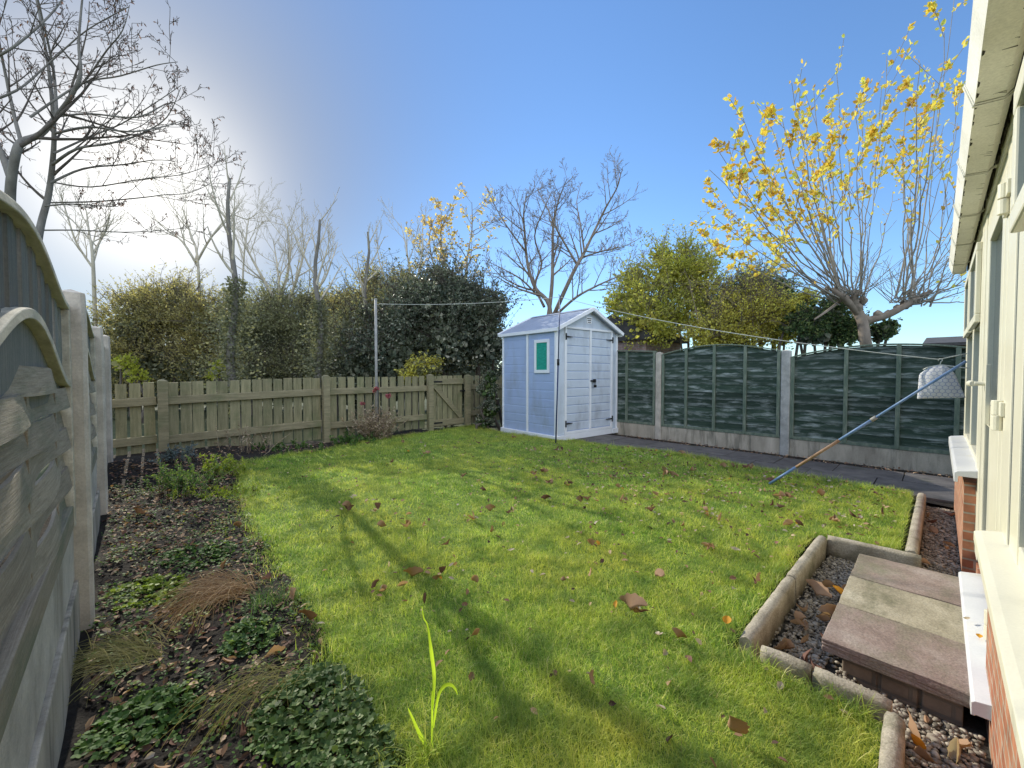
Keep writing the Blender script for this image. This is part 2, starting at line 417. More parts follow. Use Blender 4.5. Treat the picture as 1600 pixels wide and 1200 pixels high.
# ------------------------------------------------------------------ vegetation helpers
def blades(px, py, pz, L, W, az, lean, curv, seg=3, face=None):
    """tapered grass blades; arrays of n"""
    n = len(px)
    face = az + PI / 2 if face is None else face
    V = np.zeros((n, 2 * seg + 1, 3))
    dx, dy = np.cos(az), np.sin(az)
    wx, wy = np.cos(face), np.sin(face)
    for k in range(seg + 1):
        t = k / seg
        hor = L * (lean * t + curv * t * t)
        up = L * t * np.sqrt(np.maximum(.05, 1 - np.minimum(.95, (lean + curv * t) ** 2 * .8)))
        cx, cy, cz = px + dx * hor, py + dy * hor, pz + up
        if k < seg:
            w = W * (1 - .75 * t) / 2
            V[:, 2 * k] = np.stack([cx - wx * w, cy - wy * w, cz], 1)
            V[:, 2 * k + 1] = np.stack([cx + wx * w, cy + wy * w, cz], 1)
        else:
            V[:, 2 * seg] = np.stack([cx, cy, cz], 1)
    base = np.arange(n)[:, None] * (2 * seg + 1)
    F = []
    for k in range(seg - 1):
        a = 2 * k
        F.append(np.concatenate([base + a, base + a + 1, base + a + 3], 1))
        F.append(np.concatenate([base + a, base + a + 3, base + a + 2], 1))
    a = 2 * (seg - 1)
    F.append(np.concatenate([base + a, base + a + 1, base + a + 2], 1))
    return V.reshape(-1, 3), np.concatenate(F, 0)


def leafcards(P, A, S, aspect=.55, up=None, fold=.25):
    """one folded pointed leaf per point: P base points (n,3), A directions (n,3), S sizes (n)"""
    n = len(P)
    A = A / (np.linalg.norm(A, axis=1, keepdims=True) + 1e-9)
    R = rng.normal(size=(n, 3)) if up is None else up + rng.normal(size=(n, 3)) * .35
    B = np.cross(A, R); B /= (np.linalg.norm(B, axis=1, keepdims=True) + 1e-9)
    C = np.cross(B, A)
    S = np.asarray(S)[:, None]
    w = S * aspect / 2
    V = np.zeros((n, 6, 3))
    V[:, 0] = P
    V[:, 1] = P + A * S * .35 + B * w + C * w * fold
    V[:, 2] = P + A * S * .72 + B * w * .8 + C * w * fold
    V[:, 3] = P + A * S - C * S * .08
    V[:, 4] = P + A * S * .72 - B * w * .8 + C * w * fold
    V[:, 5] = P + A * S * .35 - B * w + C * w * fold
    b = np.arange(n)[:, None] * 6
    F = np.concatenate([np.concatenate([b, b + 1, b + 2, b + 3], 1), np.concatenate([b, b + 3, b + 4, b + 5], 1)], 0)
    return V.reshape(-1, 3), F


def unit(n):
    d = rng.normal(size=(n, 3))
    return d / np.linalg.norm(d, axis=1, keepdims=True)


def smooth_path(pts, k=4):
    pts = [np.array(p, float) for p in pts]
    out = []
    for i in range(len(pts) - 1):
        p0 = pts[max(i - 1, 0)]; p1 = pts[i]; p2 = pts[i + 1]; p3 = pts[min(i + 2, len(pts) - 1)]
        for j in range(k):
            t = j / k
            out.append(.5 * ((2 * p1) + (-p0 + p2) * t + (2 * p0 - 5 * p1 + 4 * p2 - p3) * t * t + (-p0 + 3 * p1 - 3 * p2 + p3) * t ** 3))
    out.append(pts[-1])
    return out


def tubes_np(lines, name):
    """lines: list of (pts (k,3), radii (k), sides). One mesh."""
    Vs, Fs, b = [], [], 0
    for pts, rad, n in lines:
        pts = np.asarray(pts, float); rad = np.asarray(rad, float)
        k = len(pts)
        d = np.gradient(pts, axis=0)
        d /= (np.linalg.norm(d, axis=1, keepdims=True) + 1e-9)
        ref = np.array([.31, .17, .93]) if abs(d[0, 2]) < .8 else np.array([.9, .3, .1])
        s = np.cross(d, ref); s /= (np.linalg.norm(s, axis=1, keepdims=True) + 1e-9)
        t = np.cross(d, s)
        a = 2 * PI * np.arange(n) / n
        ring = pts[:, None] + rad[:, None, None] * (s[:, None] * np.cos(a)[None, :, None] + t[:, None] * np.sin(a)[None, :, None])
        Vs.append(ring.reshape(-1, 3))
        i = np.arange(k - 1)[:, None] * n; j = np.arange(n)[None, :]; j2 = (j + 1) % n
        F = np.stack([i + j, i + j2, i + n + j2, i + n + j], -1).reshape(-1, 4) + b
        Fs.append(F)
        b += k * n
    return np_mesh(name, np.concatenate(Vs), np.concatenate(Fs))


def grow(lines, p, d, length, r, level, maxlevel, P, tips=None):
    """one branch and its children. P: dict with kids, ang, ratio, up, wob, seg"""
    n = P['seg'][min(level, len(P['seg']) - 1)]
    pts = [np.array(p, float)]
    d = np.array(d, float) / np.linalg.norm(d)
    dirs = [d]
    step = length / n
    for i in range(n):
        d = d + rng.normal(size=3) * P['wob'] + np.array([0, 0, P['up']])
        d /= np.linalg.norm(d)
        pts.append(pts[-1] + d * step); dirs.append(d)
    rad = r * (1 - np.linspace(0, 1, n + 1) * .75)
    lines.append((np.array(pts), np.maximum(rad, P.get('rmin', .0025)), (7, 5, 4, 3, 3)[min(level, 4)], level))
    if tips is not None and level >= maxlevel - 1: tips.append((pts, dirs))
    if level < maxlevel:
        spawn(lines, pts, rad, length, level, maxlevel, P, tips)


def spawn(lines, pts, rad, length, level, maxlevel, P, tips=None, t0=.25):
    k = P['kids'][min(level, len(P['kids']) - 1)]
    k = int(k * rng.uniform(.75, 1.25) + .5)
    n = len(pts) - 1
    for j in range(k):
        t = t0 + (1 - t0) * (j + rng.random()) / max(k, 1)
        x = t * n; i = min(int(x), n - 1); f = x - i
        p = np.array(pts[i]) * (1 - f) + np.array(pts[i + 1]) * f
        d = np.array(pts[i + 1]) - np.array(pts[i]); d /= np.linalg.norm(d) + 1e-9
        r0 = rad[i] * (1 - f) + rad[min(i + 1, n)] * f
        q = unit(1)[0]; q = q - d * q.dot(d); q /= np.linalg.norm(q) + 1e-9
        a = math.radians(rng.uniform(*P['ang']))
        nd = d * math.cos(a) + q * math.sin(a)
        if nd[2] < -.15: nd[2] *= .3
        L = length * rng.uniform(*P['ratio']) * (1.15 - .6 * t)
        grow(lines, p, nd, L, r0 * .6, level + 1, maxlevel, P, tips)


def split_tree(lines, root, bark, twig=None, cut=2):
    a = [(l[0], l[1], l[2]) for l in lines if l[3] < cut]
    b = [(l[0], l[1], l[2]) for l in lines if l[3] >= cut]
    if a: link('trunk', tubes_np(a, 'trunk'), bark, root, smooth=True)
    if b: link('crown', tubes_np(b, 'crown'), twig or bark, root, smooth=True)
# ------------------------------------------------------------------ ground shapes
def sst(x, a, b):
    t = np.clip((np.asarray(x, float) - a) / (b - a), 0, 1)
    return t * t * (3 - 2 * t)


def bed_z(x, y):
    x = np.asarray(x, float); y = np.asarray(y, float)
    return -.015 - .03 * inside(x, y, LAWN) + .12 * sst(y, 3.5, 6.5) * (1 - sst(x, .5, 2.2)) + .018 * np.sin(x * 5.1 + y * 2.3) * np.sin(y * 4.3 - x * 1.7) + .012 * np.sin(x * 13) * np.sin(y * 11)


def lawn_z(x, y):
    x = np.asarray(x, float); y = np.asarray(y, float)
    return .012 * np.sin(x * 2.1 + 1.3 * y) + .01 * np.sin(y * 2.9 - x) - .012 + .10 * sst(y, 4.8, 6.3) * (1 - sst(x, .9, 2.2))


LAWN = [(.47, .10), (1.74, .10), (1.74, .58), (3.36, .58), (3.40, .16), (5.22, .16), (5.30, 1.2), (5.36, 2.6), (5.36, 4.1), (5.16, 4.34), (5.16, 6.62),
        (4.2, 6.6), (3.55, 6.42), (2.9, 6.28), (2.2, 6.12), (1.5, 5.85), (.98, 5.55), (.80, 5.1), (.74, 4.4), (.70, 3.8), (.66, 3.1), (.62, 2.6), (.60, 2.1), (.57, 1.6), (.55, 1.0), (.50, .5)]


def inside(px, py, poly):
    px = np.asarray(px); py = np.asarray(py)
    r = np.zeros(px.shape, bool)
    n = len(poly)
    for i in range(n):
        x0, y0 = poly[i]; x1, y1 = poly[(i + 1) % n]
        c = ((y0 > py) != (y1 > py)) & (px < (x1 - x0) * (py - y0) / (y1 - y0 + 1e-12) + x0)
        r ^= c
    return r


def sheet(name, x0, x1, y0, y1, step, zf, m, keep=None, kind='structure'):
    nx = int((x1 - x0) / step) + 1; ny = int((y1 - y0) / step) + 1
    X, Y = np.meshgrid(np.linspace(x0, x1, nx), np.linspace(y0, y1, ny), indexing='ij')
    V = np.stack([X.ravel(), Y.ravel(), zf(X, Y).ravel()], 1)
    i = np.arange(nx - 1)[:, None] * ny; j = np.arange(ny - 1)[None, :]
    F = np.stack([i + j, i + ny + j, i + ny + j + 1, i + j + 1], -1).reshape(-1, 4)
    if keep is not None:
        c = V[F].mean(1)
        F = F[keep(c[:, 0], c[:, 1])]
    o = link(name, np_mesh(name, V, F), m, smooth=True)
    tag(o, kind=kind)
    return o


sheet('ground', -250, 250, -250, 250, 10, lambda x, y: x * 0 - .22, M['ground'])
sheet('flower_bed', -.6, 5.6, -.2, 7.0, .05, bed_z, M['soil'], lambda x, y: ~(inside(x - .045, y, LAWN) & inside(x + .045, y, LAWN) & inside(x, y - .045, LAWN) & inside(x, y + .045, LAWN)) & ~((x > .95) & (y < 5.0)) & ~((x > 5) & (y < 6.2)) & ~((x > 1.72) & (y < .54)) & ~((x > .55) & (y < .1)))
tag(bpy.data.objects['flower_bed'], label='dark soil of the border along the woven fence and the picket fence', cat='soil')
sheet('lawn', .3, 5.5, 0, 6.8, .05, lawn_z, M['lawn'], lambda x, y: inside(x, y, LAWN))
sheet('gravel_bed', -.2, 5.45, -.16, .57, .06, lambda x, y: x * 0 - .115 + .012 * np.sin(x * 9) * np.sin(y * 14), M['gravelbed'], lambda x, y: ((x > 1.72) & (x < 3.42)) | (y < .13))

# paving beside the green fence: separate flags in one path sheet
pb = MB()
y = -.15; k = 0
while y < 4.3:
    L = .60
    pb.box(5.40, 6.02, y + .004, y + L - .004, -.12, -.058 + .004 * math.sin(k * 2.1))
    pb.box(6.03, 6.56, y + .004 - .2, y + L - .204, -.12, -.058 + .004 * math.cos(k * 1.7))
    y += L; k += 1
o = pb.build('path', M['path'], bevel=.006); tag(o, kind='structure')
sheet('fence_side_soil', 5.2, 7.0, -.6, 5.0, .08, lambda x, y: -.085 + .012 * np.sin(x * 11) * np.sin(y * 7), M['soil'], lambda x, y: (x > 5.25))

# ------------------------------------------------------------------ grass
def scatter_lawn(n, x0, x1, y0, y1, poly=LAWN):
    x = rng.uniform(x0, x1, n); y = rng.uniform(y0, y1, n)
    k = inside(x, y, poly)
    return x[k], y[k]


def grass_patch(x, y, L, W, zoff=0):
    n = len(x)
    h = .5 + .5 * np.sin(x * 3.1 + 1.7 * np.sin(y * 2.3)) * np.sin(y * 3.7 + 1.3 * np.sin(x * 2.9))
    h2 = .5 + .5 * np.sin(x * 11 + 2 * np.sin(y * 9)) * np.sin(y * 13 + 2 * np.sin(x * 7))
    L = L * (.45 + .40 * h + .62 * h2 ** 1.5) * rng.uniform(.45, 1.35, n)
    flow = 2.0 * np.sin(x * 2.7 + y) + 1.5 * np.cos(y * 3.3 - x * 1.9)
    az = flow + rng.normal(0, 2.2, n)
    return blades(x, y, lawn_z(x, y) + zoff, L, W * rng.uniform(.7, 1.3, n), az, rng.uniform(.05, .65, n), rng.uniform(.1, .9, n))


def join_np(parts):
    Vs, Fs, b = [], [], 0
    for V, F in parts:
        Vs.append(V); Fs.append(F + b); b += len(V)
    return np.concatenate(Vs), np.concatenate(Fs)


parts = []
dens = [(0, 1.9, 44000, .039, .0018), (1.9, 3.0, 24000, .038, .0025), (3.0, 4.6, 12500, .037, .0034), (4.6, 9.5, 7500, .037, .0047)]
for r0, r1, dn, L, W in dens:
    A = 5.4 * 6.9
    x, y = scatter_lawn(int(A * dn), .3, 5.6, 0, 6.9)
    r = np.hypot(x, y)
    thin = .5 + .5 * np.sin(x * 6.1 + 2.2 * np.sin(y * 3.7)) * np.sin(y * 5.3 + 1.9 * np.sin(x * 4.9))
    k = (r >= r0) & (r < r1) & (x > .35) & (rng.random(len(x)) < .45 + .75 * thin)
    parts.append(grass_patch(x[k], y[k], L, W))
# scattered longer straw-coloured and seeding blades
x, y = scatter_lawn(5200, .3, 5.6, 0, 6.9); k = rng.random(len(x)) < 1.2 - .22 * np.hypot(x, y)
V_, F_ = blades(x[k], y[k], lawn_z(x[k], y[k]), rng.uniform(.04, .085, k.sum()), np.full(k.sum(), .0016), rng.uniform(0, 2 * PI, k.sum()), rng.uniform(.2, .8, k.sum()), rng.uniform(.3, .9, k.sum()))
straw = (V_, F_)
# ragged tufts along the edges of the lawn
for i in range(len(LAWN)):
    a = np.array(LAWN[i]); b_ = np.array(LAWN[(i + 1) % len(LAWN)])
    ln = np.linalg.norm(b_ - a)
    n = int(ln * 1500)
    t = rng.random(n)[:, None]
    p = a + (b_ - a) * t + rng.normal(0, .045, (n, 2))
    # keep off the shed, the edging and the paving
    ok = ~((p[:, 0] > 5.17) & (p[:, 1] > 4.2)) & ~((p[:, 0] > 1.77) & (p[:, 0] < 3.40) & (p[:, 1] < .56)) & ~(p[:, 1] < .14) & (p[:, 0] < 5.42)
    p = p[ok]
    parts.append(grass_patch(p[:, 0], p[:, 1], .06, .003))
V, F = join_np(parts + [straw])
gmi = np.zeros(len(F), dtype=np.int32); gmi[-len(straw[1]):] = 1
g = link('grass', np_mesh('grass', V, F, gmi), [M['grass'], M['straw_grass']])
tag(g, 'short green grass of the lawn', 'grass', kind='stuff')

# ------------------------------------------------------------------ gravel
ico = bmesh.new(); bmesh.ops.create_icosphere(ico, subdivisions=1, radius=1)
ico.verts.ensure_lookup_table()
IV = np.array([v.co[:] for v in ico.verts]); IF = np.array([[v.index for v in f.verts] for f in ico.faces]); ico.free()
px, py = [], []
for (x0, x1, y0, y1, n) in [(1.78, 2.02, .14, .47, 1100), (2.0, 3.34, .30, .47, 2400), (1.78, 2.02, -.12, .16, 900), (3.36, 5.2, -.14, .06, 4200), (1.3, 1.78, -.12, .05, 1300), (1.95, 3.4, .2, .5, 1200)]:
    px.append(rng.uniform(x0, x1, n)); py.append(rng.uniform(y0, y1, n))
px = np.concatenate(px); py = np.concatenate(py); n = len(px)
sz = rng.uniform(.004, .0095, n) * (1 + .6 * (rng.random(n) > .92))
S = np.stack([sz * rng.uniform(.8, 1.5, n), sz * rng.uniform(.8, 1.3, n), sz * rng.uniform(.55, .9, n)], 1)
a = rng.uniform(0, 2 * PI, n)
W_ = IV[None] * (1 + rng.normal(0, .10, (n, len(IV), 1))) * S[:, None]
ca, sa = np.cos(a)[:, None], np.sin(a)[:, None]
X = W_[..., 0] * ca - W_[..., 1] * sa + px[:, None]; Y = W_[..., 0] * sa + W_[..., 1] * ca + py[:, None]
Z = W_[..., 2] - .108 + rng.uniform(-.002, .014, n)[:, None]
V = np.stack([X, Y, Z], -1).reshape(-1, 3)
F = (IF[None] + (np.arange(n) * len(IV))[:, None, None]).reshape(-1, 3)
tag(link('gravel', np_mesh('gravel', V, F), M['pebble'], smooth=True), 'loose pale pebbles round the step and along the house', 'gravel', kind='stuff')

# ------------------------------------------------------------------ edging round the gravel
def edging(p0, p1, label, h=.15, w=.050, top=.032, crack=()):
    p0 = Vector((*p0, 0)); p1 = Vector((*p1, 0))
    d = (p1 - p0); L = d.length; d.normalize(); s = Vector((-d.y, d.x, 0))
    prof = [(-w / 2, -h), (w / 2, -h)] + [(w / 2 * math.cos(t), top - w * .42 + w * .42 * math.sin(t)) for t in np.linspace(0, PI, 9)]
    vs, fs = [], []
    K = max(6, int(L / .04)); n = len(prof)
    for i in range(K + 1):
        t = i / K
        r = 1 - (.05 if i in (0, K) else 0)
        for (a_, z) in prof:
            j = .0022
            p = p0 + d * (L * t) + s * (a_ * r + random.uniform(-j, j))
            vs.append((p.x, p.y, z * 1.0 + random.uniform(-j, j) - (.003 if i in (0, K) else 0)))
    for i in range(K):
        for k_ in range(n):
            fs.append((i * n + k_, i * n + (k_ + 1) % n, (i + 1) * n + (k_ + 1) % n, (i + 1) * n + k_))
    fs += [tuple(range(n)), tuple(K * n + q for q in range(n))]
    mb = MB().add(vs, fs)
    o = mb.build('edging_stone', M['edging'], smooth=True)
    for p in o.data.polygons:
        if len(p.vertices) > 4: p.use_smooth = False
    tag(o, label, 'edging stone', 'rounded concrete edging stones around the gravel')


edging((1.80, .52), (2.52, .52), 'rounded concrete edging stone between lawn and gravel, nearer piece, beside the orange leaf')
edging((2.535, .52), (3.31, .51), 'rounded concrete edging stone between lawn and gravel, farther piece, reaching the far corner')
edging((1.79, .46), (1.80, .30), 'short weathered edging stone forming the near side of the step bed, at its outer corner')
edging((1.80, .292), (1.795, .085), 'thick weathered edging stone on the near side of the step bed, closest to the house', top=.03)
edging((1.74, .075), (1.18, .065), 'pale rounded edging stone cut off by the bottom of the picture', top=.03)
edging((3.335, .484), (3.36, .05), 'edging stone across the far side of the step bed, behind the reddish slab')
edging((3.42, .095), (5.15, .085), 'long thin edging stone between lawn and gravel strip reaching the dark path', w=.055)

# ------------------------------------------------------------------ step
st = thing('brick_step', 'low brick step base under the three slabs by the house door', 'step', (2.6, .1, -.1))
sb = MB()
for i in range(5):
    sb.box(2.06 + i * .215, 2.06 + i * .215 + .205, .14 + .004 * (i % 2), .245, -.14, -.022)
for i in range(2):
    sb.box(2.05 + .003 * i, 2.15, -.08 + i * .11, -.08 + i * .11 + .1, -.14, -.022)
sb.box(2.065, 3.08, -.075, .241, -.15, -.026)
sb.build('brick_base', M['brick_dull'], st, bevel=.004)


def slab(x0, x1, m, label, z=.03, tilt=0.0, y0=-.10, y1=.305):
    bm = bmesh.new()
    bmesh.ops.create_cube(bm, size=1)
    bmesh.ops.subdivide_edges(bm, edges=bm.edges, cuts=7, use_grid_fill=True)
    for v in bm.verts:
        x, y_, z_ = v.co
        edge = abs(abs(x) - .5) < 1e-4 or abs(abs(y_) - .5) < 1e-4
        v.co = ((x0 + x1) / 2 + x * (x1 - x0) + (random.uniform(-.002, .002) if edge else 0), (y0 + y1) / 2 + y_ * (y1 - y0) + (random.uniform(-.0025, .0025) if edge else 0),
                z - .026 + z_ * .05 + y_ * tilt + (random.uniform(-.0012, .0012) if z_ > .4 else 0))
    me = bpy.data.meshes.new('paving_slab'); bm.to_mesh(me); bm.free()
    o = link('paving_slab', me, m, bevel=.003)
    tag(o, label, 'paving slab', 'three slabs of the door step')


slab(2.02, 2.388, M['slab_red'], 'reddish paving slab nearest the camera on the door step, showing its thick edge', z=.03)
slab(2.395, 2.765, M['slab_buff'], 'buff paving slab between the two reddish ones on the door step', z=.027, tilt=.003)
slab(2.772, 3.15, M['slab_red'], 'reddish paving slab farthest along the door step, beside the far edging stone', z=.029, tilt=-.003)

# ------------------------------------------------------------------ house
H = thing('house', 'cream white house wall with guttering, windows, door and red brick below the sills', 'house', (2.5, -.3, -.1))
hb = MB()
hb.box(-3, 2.20, -.35, -.135, -.25, .46)          # brick under the near window
hb.build('brick_wall', M['brick'], H)
hb = MB()
hb.box(3.56, 5.34, -.35, -.115, -.25, .46)
hb.build('brick_wall', M['brick'], H)
MB().box(2.2, 3.56, -.35, -.17, -.25, -.0).build('door_base', M['brick'], H)
MB().box(2.2, 3.56, -.6, -.36, -.25, 2.0).build('inner_wall', M['upvc'], H)
MB().box(5.34, 5.36, -4.8, -.16, -.25, 2.0).build('end_wall', M['upvc'], H)
MB().box(-3, -2.98, -4.8, -.16, -.25, 2.0).build('end_wall', M['upvc'], H)
# frames: stepped profiles along the wall
WY = -.165
def frame_run(mb, x0, x1, z0, z1, parts_):
    for (a, b, y1) in parts_:
        mb.box(a, b, WY - .06, y1, z0, z1)
# near window
nw = MB()
nw.box(-1.0, .25, WY - .06, WY - .001, .5, 1.96)
nw.box(1.86, 2.035, WY - .06, WY, .50, 1.96)
nw.box(2.06, 2.2, WY - .06, WY + .004, .50, 1.96)
nw.box(.25, 1.86, WY - .06, WY - .003, .50, .60)
nw.box(.25, 1.86, WY - .06, WY - .003, 1.86, 1.96)
nw.box(.25, 1.86, WY - .06, WY - .002, 1.44, 1.52)
nf = nw.build('window_frame', M['upvc'], H, bevel=.004)
MB().box(.25, 1.86, WY - .04, WY - .03, .60, 1.44).build('pane', M['glass'], nf)
MB().box(2.0355, 2.0595, WY - .06, WY - .006, .50, 1.96).build('gasket', M['gasket'], nf)
vs_ = MB()
vs_.box(.3, 1.85, WY + .004, WY + .034, 1.50, 1.56); vs_.box(.3, 1.85, WY + .004, WY + .034, 1.83, 1.90)
vs_.box(.3, .37, WY + .004, WY + .033, 1.56, 1.83); vs_.box(1.78, 1.85, WY + .004, WY + .033, 1.56, 1.83)
vf = vs_.build('vent_window', M['upvc'], H, bevel=.006)
MB().box(.37, 1.78, WY + .01, WY + .016, 1.56, 1.83).build('pane', M['glass'], vf)
MB().prism([(WY - .01, .50), (WY - .01, .545), (-.115, .535), (-.098, .528), (-.098, .495), (-.112, .495), (-.112, .50)], 'x', -1.0, 2.22).build('window_sill', M['upvc'], H, bevel=.003)
# door set
ds = MB()
prof = [(2.2, 2.30, WY + .002), (2.30, 2.345, WY - .022), (2.345, 2.44, WY), (2.44, 2.475, WY - .03), (2.475, 2.50, WY - .012)]
frame_run(ds, 0, 0, .06, 1.96, prof)
ds.box(3.40, 3.56, WY - .06, WY + .002, .06, 1.96)
ds.box(2.5, 3.40, WY - .06, WY - .004, 1.90, 1.96)
df = ds.build('door_frame', M['upvc'], H, bevel=.004)
dl = MB()
dl.box(2.50, 2.60, WY - .05, WY - .002, .10, 1.90); dl.box(3.24, 3.395, WY - .05, WY - .002, .10, 1.90)
dl.box(2.6, 3.24, WY - .05, WY - .002, .10, .24); dl.box(2.6, 3.24, WY - .05, WY - .002, 1.78, 1.90); dl.box(2.6, 3.24, WY - .05, WY - .003, .84, .95)
dl.box(2.63, 3.21, WY - .045, WY - .018, .24, .84)
do = dl.build('door', M['upvc'], H, bevel=.005)
MB().box(2.6, 3.24, WY - .035, WY - .025, .95, 1.78).build('pane', M['glass'], do)
hd = MB()
hd.box(2.92, 2.975, WY - .002, WY + .014, .86, 1.14)
hd.tube([(2.948, WY + .008, 1.05), (2.948, WY + .048, 1.05)], .010, 10)
hd.tube([(2.945, WY + .052, 1.05), (3.0, WY + .058, 1.05), (3.07, WY + .060, 1.047)], [.012, .015, .011], 12)
hd.build('handle', M['upvc'], do, bevel=.002)
for z in (.16, .945, 1.73):
    hg = MB()
    hg.tube([(2.315, WY + .014, z - .055), (2.315, WY + .014, z - .002)], .017, 14)
    hg.tube([(2.315, WY + .014, z + .002), (2.315, WY + .014, z + .055)], .017, 14)
    hg.box(2.325, 2.40, WY + .0, WY + .012, z - .05, z - .005)
    hg.box(2.245, 2.305, WY + .002, WY + .013, z + .0, z + .05)
    hg.build('hinge', M['upvc'], df, bevel=.002)
MB().prism([(WY - .01, .0), (WY - .01, .058), (-.100, .045), (-.092, .038), (-.092, -.004), (-.102, -.004), (-.102, .0)], 'x', 1.96, 3.2).build('threshold', M['upvc_sill'], H, bevel=.003)
# far window
fw = MB()
fw.box(3.565, 3.66, WY - .06, WY + .004, .5, 1.96)
fw.box(4.42, 4.52, WY - .06, WY, .58, 1.88); fw.box(5.24, 5.335, WY - .06, WY + .004, .5, 1.96)
fw.box(3.66, 5.24, WY - .06, WY - .002, .5, .58); fw.box(3.66, 5.24, WY - .06, WY - .002, 1.88, 1.96)
fw.box(3.66, 4.42, WY - .06, WY - .003, 1.40, 1.47); fw.box(4.52, 5.24, WY - .06, WY - .003, 1.40, 1.47)
ff = fw.build('window_frame', M['upvc'], H, bevel=.004)
MB().box(3.66, 5.24, WY - .04, WY - .03, .58, 1.88).build('pane', M['glass'], ff)
for x0, x1 in ((3.64, 4.40), (4.54, 5.26)):
    vs_ = MB()
    vs_.box(x0, x1, WY + .004, WY + .028, 1.40, 1.45); vs_.box(x0, x1, WY + .004, WY + .028, 1.82, 1.87)
    vs_.box(x0, x0 + .05, WY + .004, WY + .027, 1.45, 1.82); vs_.box(x1 - .05, x1, WY + .004, WY + .027, 1.45, 1.82)
    v_ = vs_.build('vent_window', M['upvc'], H, bevel=.005)
    MB().box(x0 + .05, x1 - .05, WY + .008, WY + .014, 1.45, 1.82).build('pane', M['glass'], v_)
MB().prism([(WY - .01, .50), (WY - .01, .545), (-.085, .53), (-.072, .52), (-.072, .465), (-.088, .465), (-.088, .50)], 'x', 3.50, 5.42).build('window_sill', M['upvc_sill'], H, bevel=.003)
# head, soffit and roof
MB().box(-3, 5.36, -.26, WY + .006, 1.962, 2.02).build('head_board', M['upvc'], H, bevel=.003)
MB().box(-3, 5.38, -.182, -.158, 2.022, 2.16).build('fascia', M['upvc'], H, bevel=.002)
gt = MB()
g0, g1 = -3, 5.40
gpoly = [(-.042, 2.062), (-.064, 1.992), (-.128, 1.985), (-.146, 2.002), (-.150, 2.062), (-.146, 2.062), (-.142, 2.006), (-.127, 1.990), (-.067, 1.997), (-.047, 2.062)]
gt.prism(gpoly, 'x', g0, g1)
go = gt.build('gutter', M['gutter'], H)
MB().prism([(-.041, 2.066), (-.066, 1.988), (-.128, 1.981), (-.150, 2.0), (-.152, 2.066)], 'x', 5.392, 5.408).build('end_cap', M['gutter'], go)
gr = MB()
for i in range(170):
    x = rng.uniform(-.2, 5.38)
    gr.box(x, x + rng.uniform(.02, .07), -.157, -.1535 + rng.uniform(0, .002), 2.0 + rng.uniform(-.004, .01), 2.03 + rng.uniform(0, .02))
for i in range(150):
    # stains run forward from the back edge, and a mossy line follows the front edge
    x = rng.uniform(.2, 5.36)
    if i % 2:
        L_ = rng.uniform(.008, .04); w_ = rng.uniform(.002, .006); s_ = rng.uniform(-.01, .01)
        gr.add([(x, -.130, 1.9842), (x + w_, -.130, 1.9842), (x + s_ + w_ * .3, -.130 + L_, 1.9856 + L_ * .09), (x + s_, -.130 + L_, 1.9856 + L_ * .09)], [(0, 1, 2, 3)])
    else:
        w_ = rng.uniform(.01, .06); h_ = rng.uniform(.001, .0045)
        gr.add([(x, -.0655, 1.9905), (x + w_, -.0655, 1.9905), (x + w_ * .8, -.0655 - h_, 1.9895), (x + w_ * .2, -.0655 - h_ * 1.6, 1.9895)], [(0, 1, 2, 3)])
gm_ = gr.build('grime', M['grime'], go); gm_['kind'] = 'stuff'
for x in (1.35, 2.05, 2.75, 3.45, 4.2, 4.95):
    bk = MB()
    pr = [(-.0385, 2.066), (-.0615, 1.9885), (-.128, 1.9815), (-.1495, 2.0), (-.157, 2.005)]
    outp = pr; inp = [(p[0] - .0025 if i < 2 else p[0], p[1] + .003) for i, p in enumerate(pr)]
    bk.prism(outp + inp[::-1], 'x', x, x + .03)
    out2 = [(p[0] + .003 if i < 2 else p[0], p[1] - .003) for i, p in enumerate(pr)]
    bk.prism(out2 + pr[::-1], 'x', x + .009, x + .021)
    bk.box(x - .004, x + .034, -.158, -.152, 2.0, 2.06)
    bk.build('gutter_bracket', M['gutter'], go, bevel=.0015)
MB().prism([(-.05, 2.075), (-.05, 2.095), (-4.9, 3.9), (-4.9, 3.86), (-.2, 2.08)], 'x', -3.1, 5.42).build('roof', M['rooftile'], H)

# ------------------------------------------------------------------ woven fence beside the flower bed
FX = -.19


def concrete_post(x, y, z0, z1, label, m, w=.095, d=.11, group='concrete fence posts'):
    mb = MB()
    c = .012
    poly = [(-w / 2 + c, -d / 2), (w / 2 - c, -d / 2), (w / 2, -d / 2 + c), (w / 2, d / 2 - c), (w / 2 - c, d / 2), (-w / 2 + c, d / 2), (-w / 2, d / 2 - c), (-w / 2, -d / 2 + c)]
    vs = []
    K = 14
    for i in range(K + 1):
        z = z0 + (z1 - z0) * i / K
        for (a_, b__) in poly:
            s_ = .96 if i == K else 1
            vs.append((x + a_ * s_ + random.uniform(-.0012, .0012), y + b__ * s_ + random.uniform(-.0012, .0012), z))
    n = 8; fs = []
    for i in range(K):
        for k_ in range(n): fs.append((i * n + k_, i * n + (k_ + 1) % n, (i + 1) * n + (k_ + 1) % n, (i + 1) * n + k_))
    # weathered sloping cap
    vs.append((x, y, z1 + .018)); t = len(vs) - 1
    for k_ in range(n): fs.append((K * n + k_, K * n + (k_ + 1) % n, t))
    o = mb.add(vs, fs).build('concrete_post', m)
    return tag(o, label, 'fence post', group)


